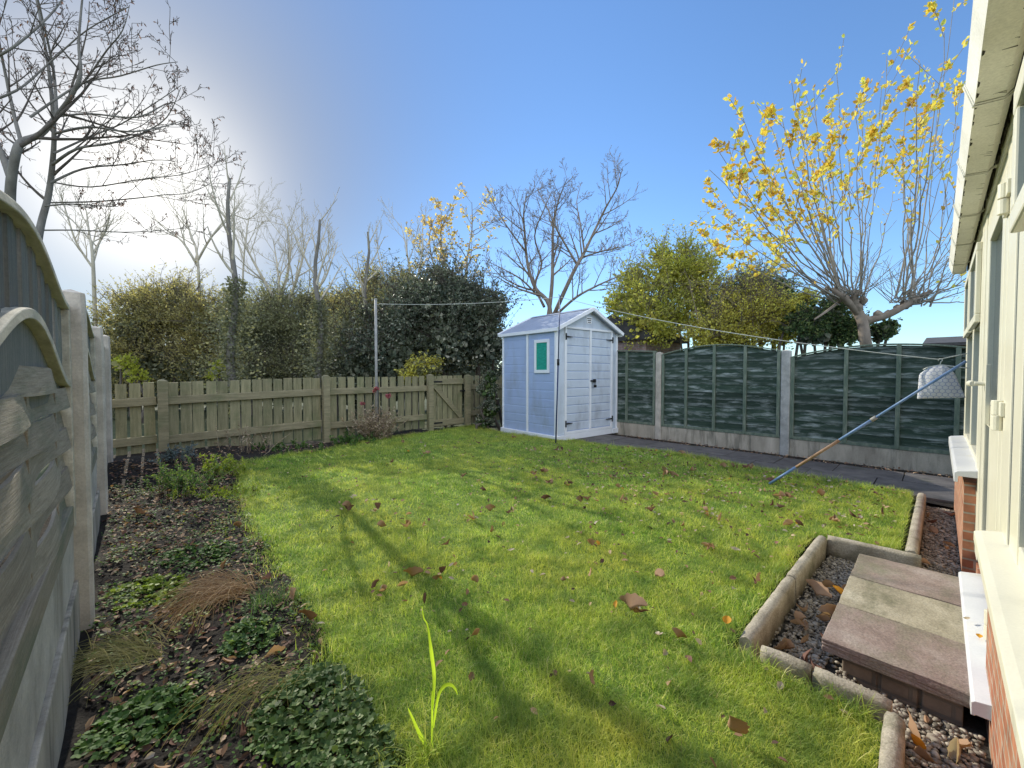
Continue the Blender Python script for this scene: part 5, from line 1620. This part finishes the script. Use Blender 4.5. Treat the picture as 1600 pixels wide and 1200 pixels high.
# ------------------------------------------------------------------ plants of the border
def tuft(name, label, x, y, n, L, W, m, lean, curv, az0=None, azs=PI, spread=.06, cat='grass tuft', seg=5):
    root = thing(name, label, cat, (x, y, float(bed_z(x, y))))
    px_ = x + rng.normal(0, spread, n); py_ = y + rng.normal(0, spread, n)
    az = (rng.uniform(0, 2 * PI, n) if az0 is None else rng.normal(az0, azs, n))
    V, F = blades(px_, py_, bed_z(px_, py_), L * rng.uniform(.6, 1.2, n), np.full(n, W) * rng.uniform(.7, 1.3, n), az, rng.uniform(*lean, n), rng.uniform(*curv, n), seg)
    # let the tips droop
    V[:, 2] = np.maximum(V[:, 2] , bed_z(V[:, 0], V[:, 1]) + .004)
    link('blades', np_mesh('blades', V, F), m, root)
    return root


def arching(name, label, x, y, n, L, W, m, az0, azs, hgt, cat='grass tuft', spread=.05):
    """clump of long blades that rise and fall over to one side"""
    root = thing(name, label, cat, (x, y, float(bed_z(x, y))))
    lines = []
    Vs = []; seg = 7
    px_ = x + rng.normal(0, spread, n); py_ = y + rng.normal(0, spread, n)
    az = rng.normal(az0, azs, n); Ln = L * rng.uniform(.55, 1.2, n); h = hgt * rng.uniform(.4, 1.25, n)
    V = np.zeros((n, 2 * (seg + 1), 3))
    z0 = bed_z(px_, py_)
    bend = rng.normal(0, .35, n)
    for k in range(seg + 1):
        t = k / seg
        aa = az + bend * t
        cx = px_ + np.cos(aa) * Ln * t; cy = py_ + np.sin(aa) * Ln * t
        cz = z0 + 4 * h * t * (1 - t) ** 1.0 + .012
        w = W * (1 - .8 * t) / 2
        V[:, 2 * k] = np.stack([cx - np.sin(aa) * w, cy + np.cos(aa) * w, cz], 1)
        V[:, 2 * k + 1] = np.stack([cx + np.sin(aa) * w, cy - np.cos(aa) * w, cz + .001], 1)
    b = np.arange(n)[:, None] * 2 * (seg + 1)
    F = np.concatenate([np.concatenate([b + 2 * k, b + 2 * k + 1, b + 2 * k + 3, b + 2 * k + 2], 1) for k in range(seg)], 0)
    link('blades', np_mesh('blades', V.reshape(-1, 3), F), m, root)
    return root


arching('dry_grass', 'rusty brown dead grass clump combed over in the middle of the soil border', .39, 2.42, 280, .30, .0034, M['dry_grass'], PI * .95, .5, .085)
arching('dry_grass', 'straw coloured grass clump flopping towards the woven fence, closest to the camera', .38, 1.60, 80, .24, .0020, M['straw_grass'], PI * 1.12, .4, .07)
arching('dry_grass', 'thin bleached grass wisps at the foot of the nearest concrete post', .02, 2.15, 160, .26, .0026, M['straw_grass'], PI * .8, .5, .04)
tuft('grass_clump', 'low fresh green grass clump in the border beside the dead grass', .47, 2.18, 120, .10, .003, M['fern'], (.1, .5), (.2, .7), spread=.04)


def leafy(name, label, x, y, rad, hgt, n, size, m, cat='plant', stems_n=24, stem_m=None, aspect=.8, cluster=5):
    """mound of small leaves on short stems"""
    root = thing(name, label, cat, (x, y, float(bed_z(x, y))))
    a = rng.uniform(0, 2 * PI, n); r = rad * np.sqrt(rng.random(n))
    px_ = x + r * np.cos(a); py_ = y + r * np.sin(a)
    top = hgt * np.sqrt(np.maximum(.05, 1 - (r / rad) ** 2)) * (.75 + .3 * np.sin(px_ * 23) * np.sin(py_ * 19))
    z = bed_z(px_, py_) + top * np.sqrt(rng.uniform(.15, 1, n))
    P0 = np.stack([px_, py_, z], 1)
    P_ = np.repeat(P0, cluster, 0); k = len(P_)
    ang = np.tile(np.arange(cluster) * 2 * PI / cluster, n) + np.repeat(rng.uniform(0, 6, n), cluster)
    tilt = np.repeat(rng.normal(0, .35, (n, 2)), cluster, 0)
    A_ = np.stack([np.cos(ang), np.sin(ang), .25 + tilt[:, 0] * np.cos(ang) + tilt[:, 1] * np.sin(ang)], 1)
    V, F = leafcards(P_, A_, np.repeat(rng.uniform(.6, 1.3, n), cluster) * size, aspect, up=np.array([0, 0, 1.0]), fold=-.15)
    link('leaves', np_mesh('leaves', V, F), m, root)
    lines = []
    for i in range(min(n, stems_n * 4)):
        b0 = np.array([x + (px_[i] - x) * .5, y + (py_[i] - y) * .5, float(bed_z(px_[i], py_[i])) - .01])
        lines.append((np.array([b0, b0 * .5 + P0[i] * .5 + np.array([0, 0, .01]), P0[i]]), np.array([.0022, .0018, .001]), 4))
    link('stems', tubes_np(lines, 'stems'), stem_m or M['weed'], root)
    return root


leafy('leafy_plant', 'largest dark green clump of lobed leaves, at the lawn edge', .45, 1.40, .20, .06, 420, .019, M['geranium'])
leafy('leafy_plant', 'dark leafy clump spilling on the lawn edge in front of the bright grass blade', .48, 1.12, .17, .055, 340, .018, M['geranium'])
leafy('leafy_plant', 'pale green lobed leaf patch at the foot of the woven fence in the lower corner', .02, 1.75, .15, .045, 160, .018, M['weed'])
leafy('leafy_plant', 'mid green parsley like seedling patch in the middle of the bare soil', .36, 1.98, .11, .035, 130, .018, M['fern'])
leafy('leafy_plant', 'trailing green weeds beside the nearest concrete post', .06, 2.75, .18, .04, 150, .020, M['weed_lime'])
leafy('leafy_plant', 'small dark leaved weeds among litter beyond the dead grass', .30, 3.1, .20, .035, 130, .018, M['weed'])


def feathery(name, label, x, y, n, L, m, spread, cat='plant', leafl=.02, per=26, lean=.5):
    root = thing(name, label, cat, (x, y, float(bed_z(x, y))))
    lines = []; P_, A_ = [], []
    for i in range(n):
        b0 = np.array([x + rng.normal(0, spread * .35), y + rng.normal(0, spread * .35), 0]); b0[2] = float(bed_z(b0[0], b0[1])) - .01
        d = np.array([rng.normal(0, lean), rng.normal(0, lean), 1.0]); d /= np.linalg.norm(d)
        l = L * rng.uniform(.6, 1.2); pts = [b0]
        for k in range(5):
            d = d + rng.normal(size=3) * .12; d /= np.linalg.norm(d); pts.append(pts[-1] + d * l / 5)
        lines.append((np.array(pts), np.linspace(.0035, .0012, 6), 4))
        for t in rng.uniform(.25, 1, per):
            k = min(4, int(t * 5)); p = pts[k] + (pts[k + 1] - pts[k]) * (t * 5 - k)
            P_.append(p); A_.append(d * .5 + rng.normal(size=3) * .8)
    V, F = leafcards(np.array(P_), np.array(A_), rng.uniform(.6, 1.3, len(P_)) * leafl, .35)
    link('leaves', np_mesh('leaves', V, F), m, root)
    link('stems', tubes_np(lines, 'stems'), M['dried'], root)
    return root


feathery('feathery_plant', 'bushy dark green feathery plant in the border by the far woven fence posts', .36, 4.8, 60, .24, M['fern'], .40, leafl=.022, per=55)
feathery('feathery_plant', 'sunlit yellow green feathery plant at the lawn corner beside the dark feathery one', .70, 5.1, 45, .22, M['weed_lime'], .22, leafl=.022, per=50)
feathery('feathery_plant', 'low lime tinted spreading plant in front of the feathery pair', .66, 4.35, 50, .13, M['weed_lime'], .35, leafl=.022, per=30, lean=1.0)
feathery('silver_plant', 'small silvery blue plant in front of the shaded picket fence end', .42, 6.0, 18, .22, M['silver'], .25, leafl=.04, per=26)
feathery('dead_stems', 'brown dead stems standing in front of the shaded picket section', 1.15, 6.35, 26, .38, M['dried'], .5, leafl=.035, per=8)
feathery('low_weeds', 'green weedy clump at the foot of the picket post left of the dried flower bush', 2.62, 6.35, 50, .17, M['weed'], .5, leafl=.045, per=24)
feathery('low_weeds', 'sparse weeds along the soil strip in front of the shaded picket section', 1.75, 6.3, 30, .10, M['weed'], .6, leafl=.04, per=20)
# dried flower bush with three pink heads
fx, fy = 3.02, 6.42
fb = feathery('dried_flower_bush', 'dried twiggy flower bush with pink flower heads in front of the picket fence', fx, fy, 150, .52, M['dried'], .30, cat='bush', leafl=.045, per=16, lean=.42)
for (dx, dy, z, s_) in ((-.30, -.1, .62, .035), (-.02, .0, .84, .038), (.17, -.05, .72, .042), (.14, -.09, .70, .03), (-.04, .03, .80, .03)):
    P0 = np.array([fx + dx, fy + dy, z]); n = 60
    dv = unit(n); dv[:, 2] *= .6
    V, F = leafcards(P0 + dv * s_ * .3, dv, rng.uniform(.7, 1.2, n) * s_, .6)
    f_ = link('flower', np_mesh('flower', V, F), M['petal'], fb)
    pts = np.array([[fx + dx * .4, fy + dy * .4, .2], [fx + dx * .8, fy + dy * .8, z * .6], P0])
    link('stalk', tubes_np([(pts, np.array([.004, .003, .002]), 4)], 'stalk'), M['dried'], f_, world=False).data.transform(Matrix.Translation(-origin_of(fb)))

# bright blade of grass in the foreground
bl = thing('grass_shoot', 'tall bright yellow green grass shoot standing at the lower lawn edge', 'grass shoot', (.62, .975, 0))


def ribbon(name, pts, wid, m, parent, nrm):
    pts = smooth_path(pts, 6); n = len(pts); V = []
    for i, p in enumerate(pts):
        d = pts[min(i + 1, n - 1)] - pts[max(i - 1, 0)]; d /= np.linalg.norm(d)
        s_ = np.cross(d, nrm); s_ /= np.linalg.norm(s_)
        t = i / (n - 1); w = np.interp(t, [j / (len(wid) - 1) for j in range(len(wid))], wid) / 2
        V += [p - s_ * w, p + np.array(nrm) * w * .35, p + s_ * w]
    F = []
    for i in range(n - 1):
        for q in (0, 1): F.append((i * 3 + q, i * 3 + q + 1, i * 3 + 3 + q + 1, i * 3 + 3 + q))
    return link(name, np_mesh(name, np.array(V), np.array(F)), m, parent, smooth=True)


nrm = np.array([-math.cos(AZ), -math.sin(AZ), .4])
dS = 1.16
ribbon('stem', [at(672, 1215, dS), at(672, 1150, dS), at(673, 1090, dS)], [.007, .006, .005], M['shoot'], bl, nrm)
ribbon('leaf', [at(673, 1120, dS), at(676, 1070, dS), at(672, 1030, dS), at(666, 985, dS), at(660, 972, dS), at(657, 952, dS)], [.004, .010, .011, .004, .004, .002], M['shoot'], bl, nrm)
ribbon('leaf', [at(674, 1150, dS), at(682, 1100, dS), at(692, 1082, dS), at(702, 1080, dS), at(709, 1086, dS), at(713, 1096, dS)], [.005, .008, .010, .009, .006, .002], M['shoot'], bl, nrm)
ribbon('leaf', [at(672, 1215, dS), at(664, 1185, dS), at(652, 1160, dS), at(640, 1132, dS), at(634, 1118, dS)], [.006, .012, .011, .006, .002], M['shoot'], bl, nrm)
n = 70
px_ = .615 + rng.normal(0, .02, n); py_ = .985 + rng.normal(0, .02, n)
V, F = blades(px_, py_, np.full(n, -.01), rng.uniform(.06, .14, n), np.full(n, .003), rng.uniform(0, 2 * PI, n), rng.uniform(.1, .5, n), rng.uniform(.2, .7, n), 4)
link('base_blades', np_mesh('base_blades', V, F), M['grass'], bl)

# ------------------------------------------------------------------ weeds and litter as stuff
n = 2300
x = rng.uniform(-.12, .75, n); y = .7 + 4.6 * rng.random(n) ** 1.3
dens_ = .5 + .5 * np.sin(x * 7 + 2 * np.sin(y * 3)) * np.sin(y * 5.3 + x * 3)
k = (~inside(x, y, LAWN)) & (rng.random(n) < dens_ + .2) & (x < .62 + .02 * y)
x, y = x[k], y[k]; n = len(x)
cl = 7
P_ = np.repeat(np.stack([x, y, bed_z(x, y) + rng.uniform(.004, .03, n)], 1), cl, 0) + rng.normal(size=(n * cl, 3)) * np.array([.016, .016, .005])
ang = rng.uniform(0, 2 * PI, n * cl)
A_ = np.stack([np.cos(ang), np.sin(ang), rng.uniform(0, .6, n * cl)], 1)
V, F = leafcards(P_, A_, rng.uniform(.007, .017, n * cl), .8, up=np.array([0, 0, 1.0]), fold=-.1)
mi = np.repeat((rng.random(n) > .8).astype(int), cl); mi = np.concatenate([mi, mi])
tag(link('weeds', np_mesh('weeds', V, F, mi), [M['weed'], M['weed_lime']]), 'low creeping weeds over the soil border', 'weeds', kind='stuff')
n = 3600
x = np.concatenate([rng.uniform(-.12, .75, n), rng.uniform(.2, 4.4, 700), rng.uniform(6.5, 6.84, 700)])
y = np.concatenate([.7 + 5.6 * rng.random(n), rng.uniform(6.1, 6.75, 700), rng.uniform(-.3, 4.1, 700)])
k = ~inside(x, y, LAWN); x, y = x[k], y[k]; n = len(x)
z = np.where(x > 5, -.075, bed_z(x, y)) + rng.uniform(.002, .012, n)
ang = rng.uniform(0, 2 * PI, n)
V, F = leafcards(np.stack([x, y, z], 1), np.stack([np.cos(ang), np.sin(ang), rng.normal(0, .35, n)], 1), rng.uniform(.012, .045, n), .5, up=np.array([0, 0, 1.0]), fold=.3)
lx = rng.uniform(.8, 5.3, 6500); ly = rng.uniform(.2, 5.5, 6500)
k = inside(lx, ly, LAWN) & (rng.random(6500) < .12 + .5 * sst(lx, 1.5, 4.2) * (1 - sst(ly, 2.2, 4.4))); lx, ly = lx[k], ly[k]; n2_ = len(lx)
an2 = rng.uniform(0, 2 * PI, n2_)
V2, F2 = leafcards(np.stack([lx, ly, lawn_z(lx, ly) + rng.uniform(.018, .034, n2_)], 1), np.stack([np.cos(an2), np.sin(an2), rng.normal(0, .4, n2_)], 1), rng.uniform(.014, .042, n2_), .6, up=np.array([0, 0, 1.0]), fold=.4)
V, F = join_np([(V, F), (V2, F2)])
# leafcards lists all first halves, then all second halves
mi = (rng.random(n) > .45).astype(int) + (rng.random(n) > .97); mi2 = np.minimum(rng.integers(0, 5, n2_) // 2, 2); mi = np.concatenate([mi, mi, mi2, mi2]); 
tag(link('leaf_litter', np_mesh('leaf_litter', V, F, mi), [M['leaf_dark'], M['leaf_brown'], M['leaf_pale']]), 'small broken leaf litter over soil and grass', 'litter', kind='stuff')
# pale stones and crumbs of soil
n = 1500
x = rng.uniform(-.12, .72, n); y = .7 + 5 * rng.random(n) ** 1.2
k = ~inside(x, y, LAWN); x, y = x[k], y[k]; n = len(x)
sz = rng.uniform(.003, .010, n)
Wv = IV[None] * (1 + rng.normal(0, .18, (n, len(IV), 1))) * sz[:, None, None] * np.array([1.2, 1, .7])
V = (Wv + np.stack([x, y, bed_z(x, y) + sz * .3], 1)[:, None]).reshape(-1, 3)
F = (IF[None] + (np.arange(n) * len(IV))[:, None, None]).reshape(-1, 3)
mi = np.repeat((rng.random(n) > .975).astype(int), len(IF))
tag(link('soil_crumbs', np_mesh('soil_crumbs', V, F, mi), [M['soil'], M['pebble']]), 'crumbs of soil and little stones on the border', 'soil crumbs', kind='stuff')

# ------------------------------------------------------------------ fallen leaves, each an object
def leaf_mesh(name, L, W, curl, fold, twist, m):
    K = 9; V = []
    for i in range(K + 1):
        t = i / K
        w = W * math.sin(PI * min(1, t * .97 + .03)) ** .75 / 2
        x_ = L * (t - .5); zc = curl * L * (t - .5) ** 2 * 2.2 + .03 * L * math.sin(6 * t)
        w *= 1 + .07 * math.sin(i * 2.9 + L * 900)
        for j, s_ in enumerate((-1, -.5, 0, .5, 1)):
            a = twist * (t - .5)
            yy = w * s_ * (1 - fold * .35 * abs(s_)); zz = zc + fold * w * (s_ * s_) * 1.1 + .05 * w * math.sin(9 * t + s_ * 3)
            V.append((x_, yy * math.cos(a) - zz * math.sin(a), yy * math.sin(a) + zz * math.cos(a)))
    F = [(i * 5 + j, i * 5 + j + 1, i * 5 + 5 + j + 1, i * 5 + 5 + j) for i in range(K) for j in range(4)]
    # stalk
    b = len(V)
    V += [(-L * .5, .001, 0), (-L * .5, -.001, 0), (-L * .66, -.0008, L * .03), (-L * .66, .0008, L * .03)]
    F.append((b, b + 1, b + 2, b + 3))
    me = bpy.data.meshes.new(name); me.from_pydata(V, [], F); me.materials.append(m)
    for p in me.polygons: p.use_smooth = True
    return me


LM = []
for i in range(14):
    LM.append(leaf_mesh('fallen_leaf', random.uniform(.050, .078), random.uniform(.026, .044), random.uniform(.2, 1.5), random.uniform(1.0, 2.8), random.uniform(-2.2, 2.2), M[('leaf_brown', 'leaf_brown', 'leaf_dark')[i % 3]]))
LPALE = [leaf_mesh('fallen_leaf', random.uniform(.05, .07), random.uniform(.03, .04), random.uniform(0, .5), random.uniform(.3, 1.2), random.uniform(-.8, .8), M['leaf_pale']) for i in range(4)]
LOR = [leaf_mesh('fallen_leaf', random.uniform(.04, .055), random.uniform(.032, .042), random.uniform(0, .3), random.uniform(.2, .6), random.uniform(-.3, .3), M['leaf_orange']) for i in range(3)]
LBIG = [leaf_mesh('fallen_leaf', random.uniform(.075, .095), random.uniform(.03, .042), random.uniform(.1, .8), random.uniform(.8, 1.8), random.uniform(-1, 1), M[('leaf_brown', 'leaf_pale', 'leaf_brown', 'leaf_orange')[i]]) for i in range(4)]


def drop(me, x, y, z, s, label, group, tilt=.35):
    o = bpy.data.objects.new('fallen_leaf', me)
    o.location = (x, y, z); o.scale = (s, s, s)
    o.rotation_euler = (random.gauss(0, tilt), random.gauss(0, tilt), random.uniform(0, 2 * PI))
    col.objects.link(o)
    tag(o, label, 'leaf', group)


lab_l = 'dry curled brown leaf lying in the grass of the lawn'
cnt = 0; last = None; cl_left = 0
while cnt < 235:
    # thicker towards the house side of the lawn
    x = random.uniform(.7, 5.3); y = random.uniform(.2, 6.3)
    if not inside(np.array([x]), np.array([y]), LAWN)[0]: continue
    dns = .12 + .6 * max(0, min(1, (x - .9) / 1.2)) * max(.15, min(1, (4.4 - y) / 2.0)) + .35 * (x < 2.6 and y < 3.2)
    if random.random() > dns: continue
    if cl_left > 0 and last is not None:
        cl_left -= 1; x = last[0] + random.gauss(0, .035); y = last[1] + random.gauss(0, .035)
    else:
        cl_left = random.choice((0, 0, 0, 1, 2, 3)); last = (x, y)
    q_ = random.random()
    z = float(lawn_z(x, y)) + random.uniform(.022, .036)
    s = random.uniform(.62, 1.05) * (.78 if math.hypot(x, y) < 2.2 else 1)
    if q_ < .66: drop(random.choice(LM), x, y, z, s, lab_l, 'brown leaves fallen on the lawn', .28)
    elif q_ < .88: drop(random.choice(LPALE), x, y, z, s * .9, 'pale dry leaf lying in the grass of the lawn', 'pale leaves fallen on the lawn', .25)
    else: drop(random.choice(LOR), x, y, z, s * .85, 'small orange leaf lying in the grass of the lawn', 'orange leaves fallen on the lawn', .3)
    cnt += 1
drop(LOR[0], 1.83, .60, .045, 1.15, 'bright orange leaf against the outer corner of the edging stones', None, .5)
for (x, y, s, me) in ((1.62, .93, 1.1, LM[0]), (1.15, .80, .8, LM[1]), (.98, 1.62, .9, LM[2]), (1.30, .42, .9, LM[0]), (2.0, 1.0, .9, LM[4]), (1.75, 1.25, .9, LM[3])):
    drop(me, x, y, .034, s, lab_l, 'brown leaves fallen on the lawn', .6)
for i in range(34):
    z_ = random.random()
    if z_ < .55: x, y = random.uniform(1.86, 2.9), random.uniform(.31, .45)
    elif z_ < .8: x, y = random.uniform(1.45, 2.0), random.uniform(-.12, .05)
    else: x, y = random.uniform(3.4, 5.0), random.uniform(-.1, .06)
    drop(random.choice(LBIG + LM), x, y, -.085 + random.uniform(0, .02), random.uniform(.75, 1.1), 'curled dry leaf lying on the gravel by the step', 'dry leaves on the gravel', .5)
for (x, y) in ((2.55, -.10), (2.42, -.13)):
    drop(LPALE[0] if y > -.12 else LOR[1], x, y, .063, .55, 'little dead leaf lying on the white threshold, ' + ('dark and nearer the far end' if y > -.12 else 'orange and nearer the step edge'), None, .1)
for i in range(20):
    x = random.uniform(.0, .68); y = random.uniform(.9, 4.8)
    if inside(np.array([x]), np.array([y]), LAWN)[0]: continue
    drop(random.choice(LM + LPALE[:1] + LBIG[:1]), x, y, float(bed_z(x, y)) + random.uniform(.012, .035), random.uniform(.7, 1.15), 'dry curled leaf lying on the dark soil of the border', 'dry leaves on the soil border', .4)

# ------------------------------------------------------------------ light
SUN_EL = math.radians(28)
SUN_AZ = math.radians(88.2)          # from +X towards +Y
sd = Vector((math.cos(SUN_EL) * math.cos(SUN_AZ), math.cos(SUN_EL) * math.sin(SUN_AZ), math.sin(SUN_EL)))
sl_ = bpy.data.lights.new('sun', 'SUN')
sl_.energy = 5.0
sl_.angle = math.radians(.35)
sl_.color = (1.0, .94, .80)
so = bpy.data.objects.new('sun', sl_)
so.rotation_euler = sd.to_track_quat('Z', 'Y').to_euler()
col.objects.link(so)

w = bpy.data.worlds.new('World'); sc.world = w; w.use_nodes = True
nt = w.node_tree
for n_ in list(nt.nodes): nt.nodes.remove(n_)
out = nt.nodes.new('ShaderNodeOutputWorld'); bg = nt.nodes.new('ShaderNodeBackground')
sky = nt.nodes.new('ShaderNodeTexSky'); sky.sky_type = 'NISHITA'; sky.sun_disc = False
sky.sun_elevation = SUN_EL; sky.sun_rotation = PI / 2 - SUN_AZ
sky.air_density = 1.0; sky.dust_density = .25; sky.ozone_density = 2.5
bg.inputs[1].default_value = .15
# bright aureole of haze round the low sun
GEL = math.radians(18.5); GAZ = math.radians(88.4)
gd = (math.cos(GEL) * math.cos(GAZ), math.cos(GEL) * math.sin(GAZ), math.sin(GEL))
tc = nt.nodes.new('ShaderNodeTexCoord')
dp = N(nt, 'ShaderNodeVectorMath', operation='DOT_PRODUCT'); nt.links.new(tc.outputs['Generated'], dp.inputs[0]); dp.inputs[1].default_value = gd
def powr(e):
    c = N(nt, 'ShaderNodeMath', operation='MAXIMUM'); nt.links.new(dp.outputs['Value'], c.inputs[0]); c.inputs[1].default_value = 0
    p = N(nt, 'ShaderNodeMath', operation='POWER'); nt.links.new(c.outputs[0], p.inputs[0]); p.inputs[1].default_value = e
    return p.outputs[0]
def scaled(f, c):
    return mix(nt, 1.0, f, c, 'MULTIPLY')
g1 = scaled(powr(85), (7.5, 7.2, 6.5))
g2 = scaled(powr(16), (1.75, 1.55, 1.15))
dmp = ramp(nt, powr(6), [(0, (1, 1, 1)), (1, (.10, .10, .11))])
# added fill light: an unseen bright lobe in the sky behind the camera
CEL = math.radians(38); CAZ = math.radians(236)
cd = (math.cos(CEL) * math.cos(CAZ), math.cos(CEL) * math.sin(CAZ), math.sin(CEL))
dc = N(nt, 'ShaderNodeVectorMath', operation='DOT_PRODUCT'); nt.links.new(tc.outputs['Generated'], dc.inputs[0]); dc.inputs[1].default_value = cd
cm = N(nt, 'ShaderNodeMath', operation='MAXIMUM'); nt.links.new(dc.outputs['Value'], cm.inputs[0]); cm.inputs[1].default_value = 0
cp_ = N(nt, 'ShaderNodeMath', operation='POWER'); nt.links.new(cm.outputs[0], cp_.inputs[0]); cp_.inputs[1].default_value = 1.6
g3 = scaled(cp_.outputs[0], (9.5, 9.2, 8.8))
c0 = mix(nt, 1.0, mix(nt, 1.0, sky.outputs[0], (1.15, 1.42, 1.66), 'MULTIPLY'), dmp, 'MULTIPLY')
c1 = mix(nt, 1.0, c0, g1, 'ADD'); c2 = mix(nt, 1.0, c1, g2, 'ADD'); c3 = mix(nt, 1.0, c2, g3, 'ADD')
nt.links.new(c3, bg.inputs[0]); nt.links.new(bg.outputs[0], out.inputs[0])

sc.view_settings.view_transform = 'Standard'
sc.view_settings.look = 'None'
sc.view_settings.exposure = 0
sc.cycles.use_denoising = True
sc.cycles.max_bounces = 8
sc.cycles.transparent_max_bounces = 8
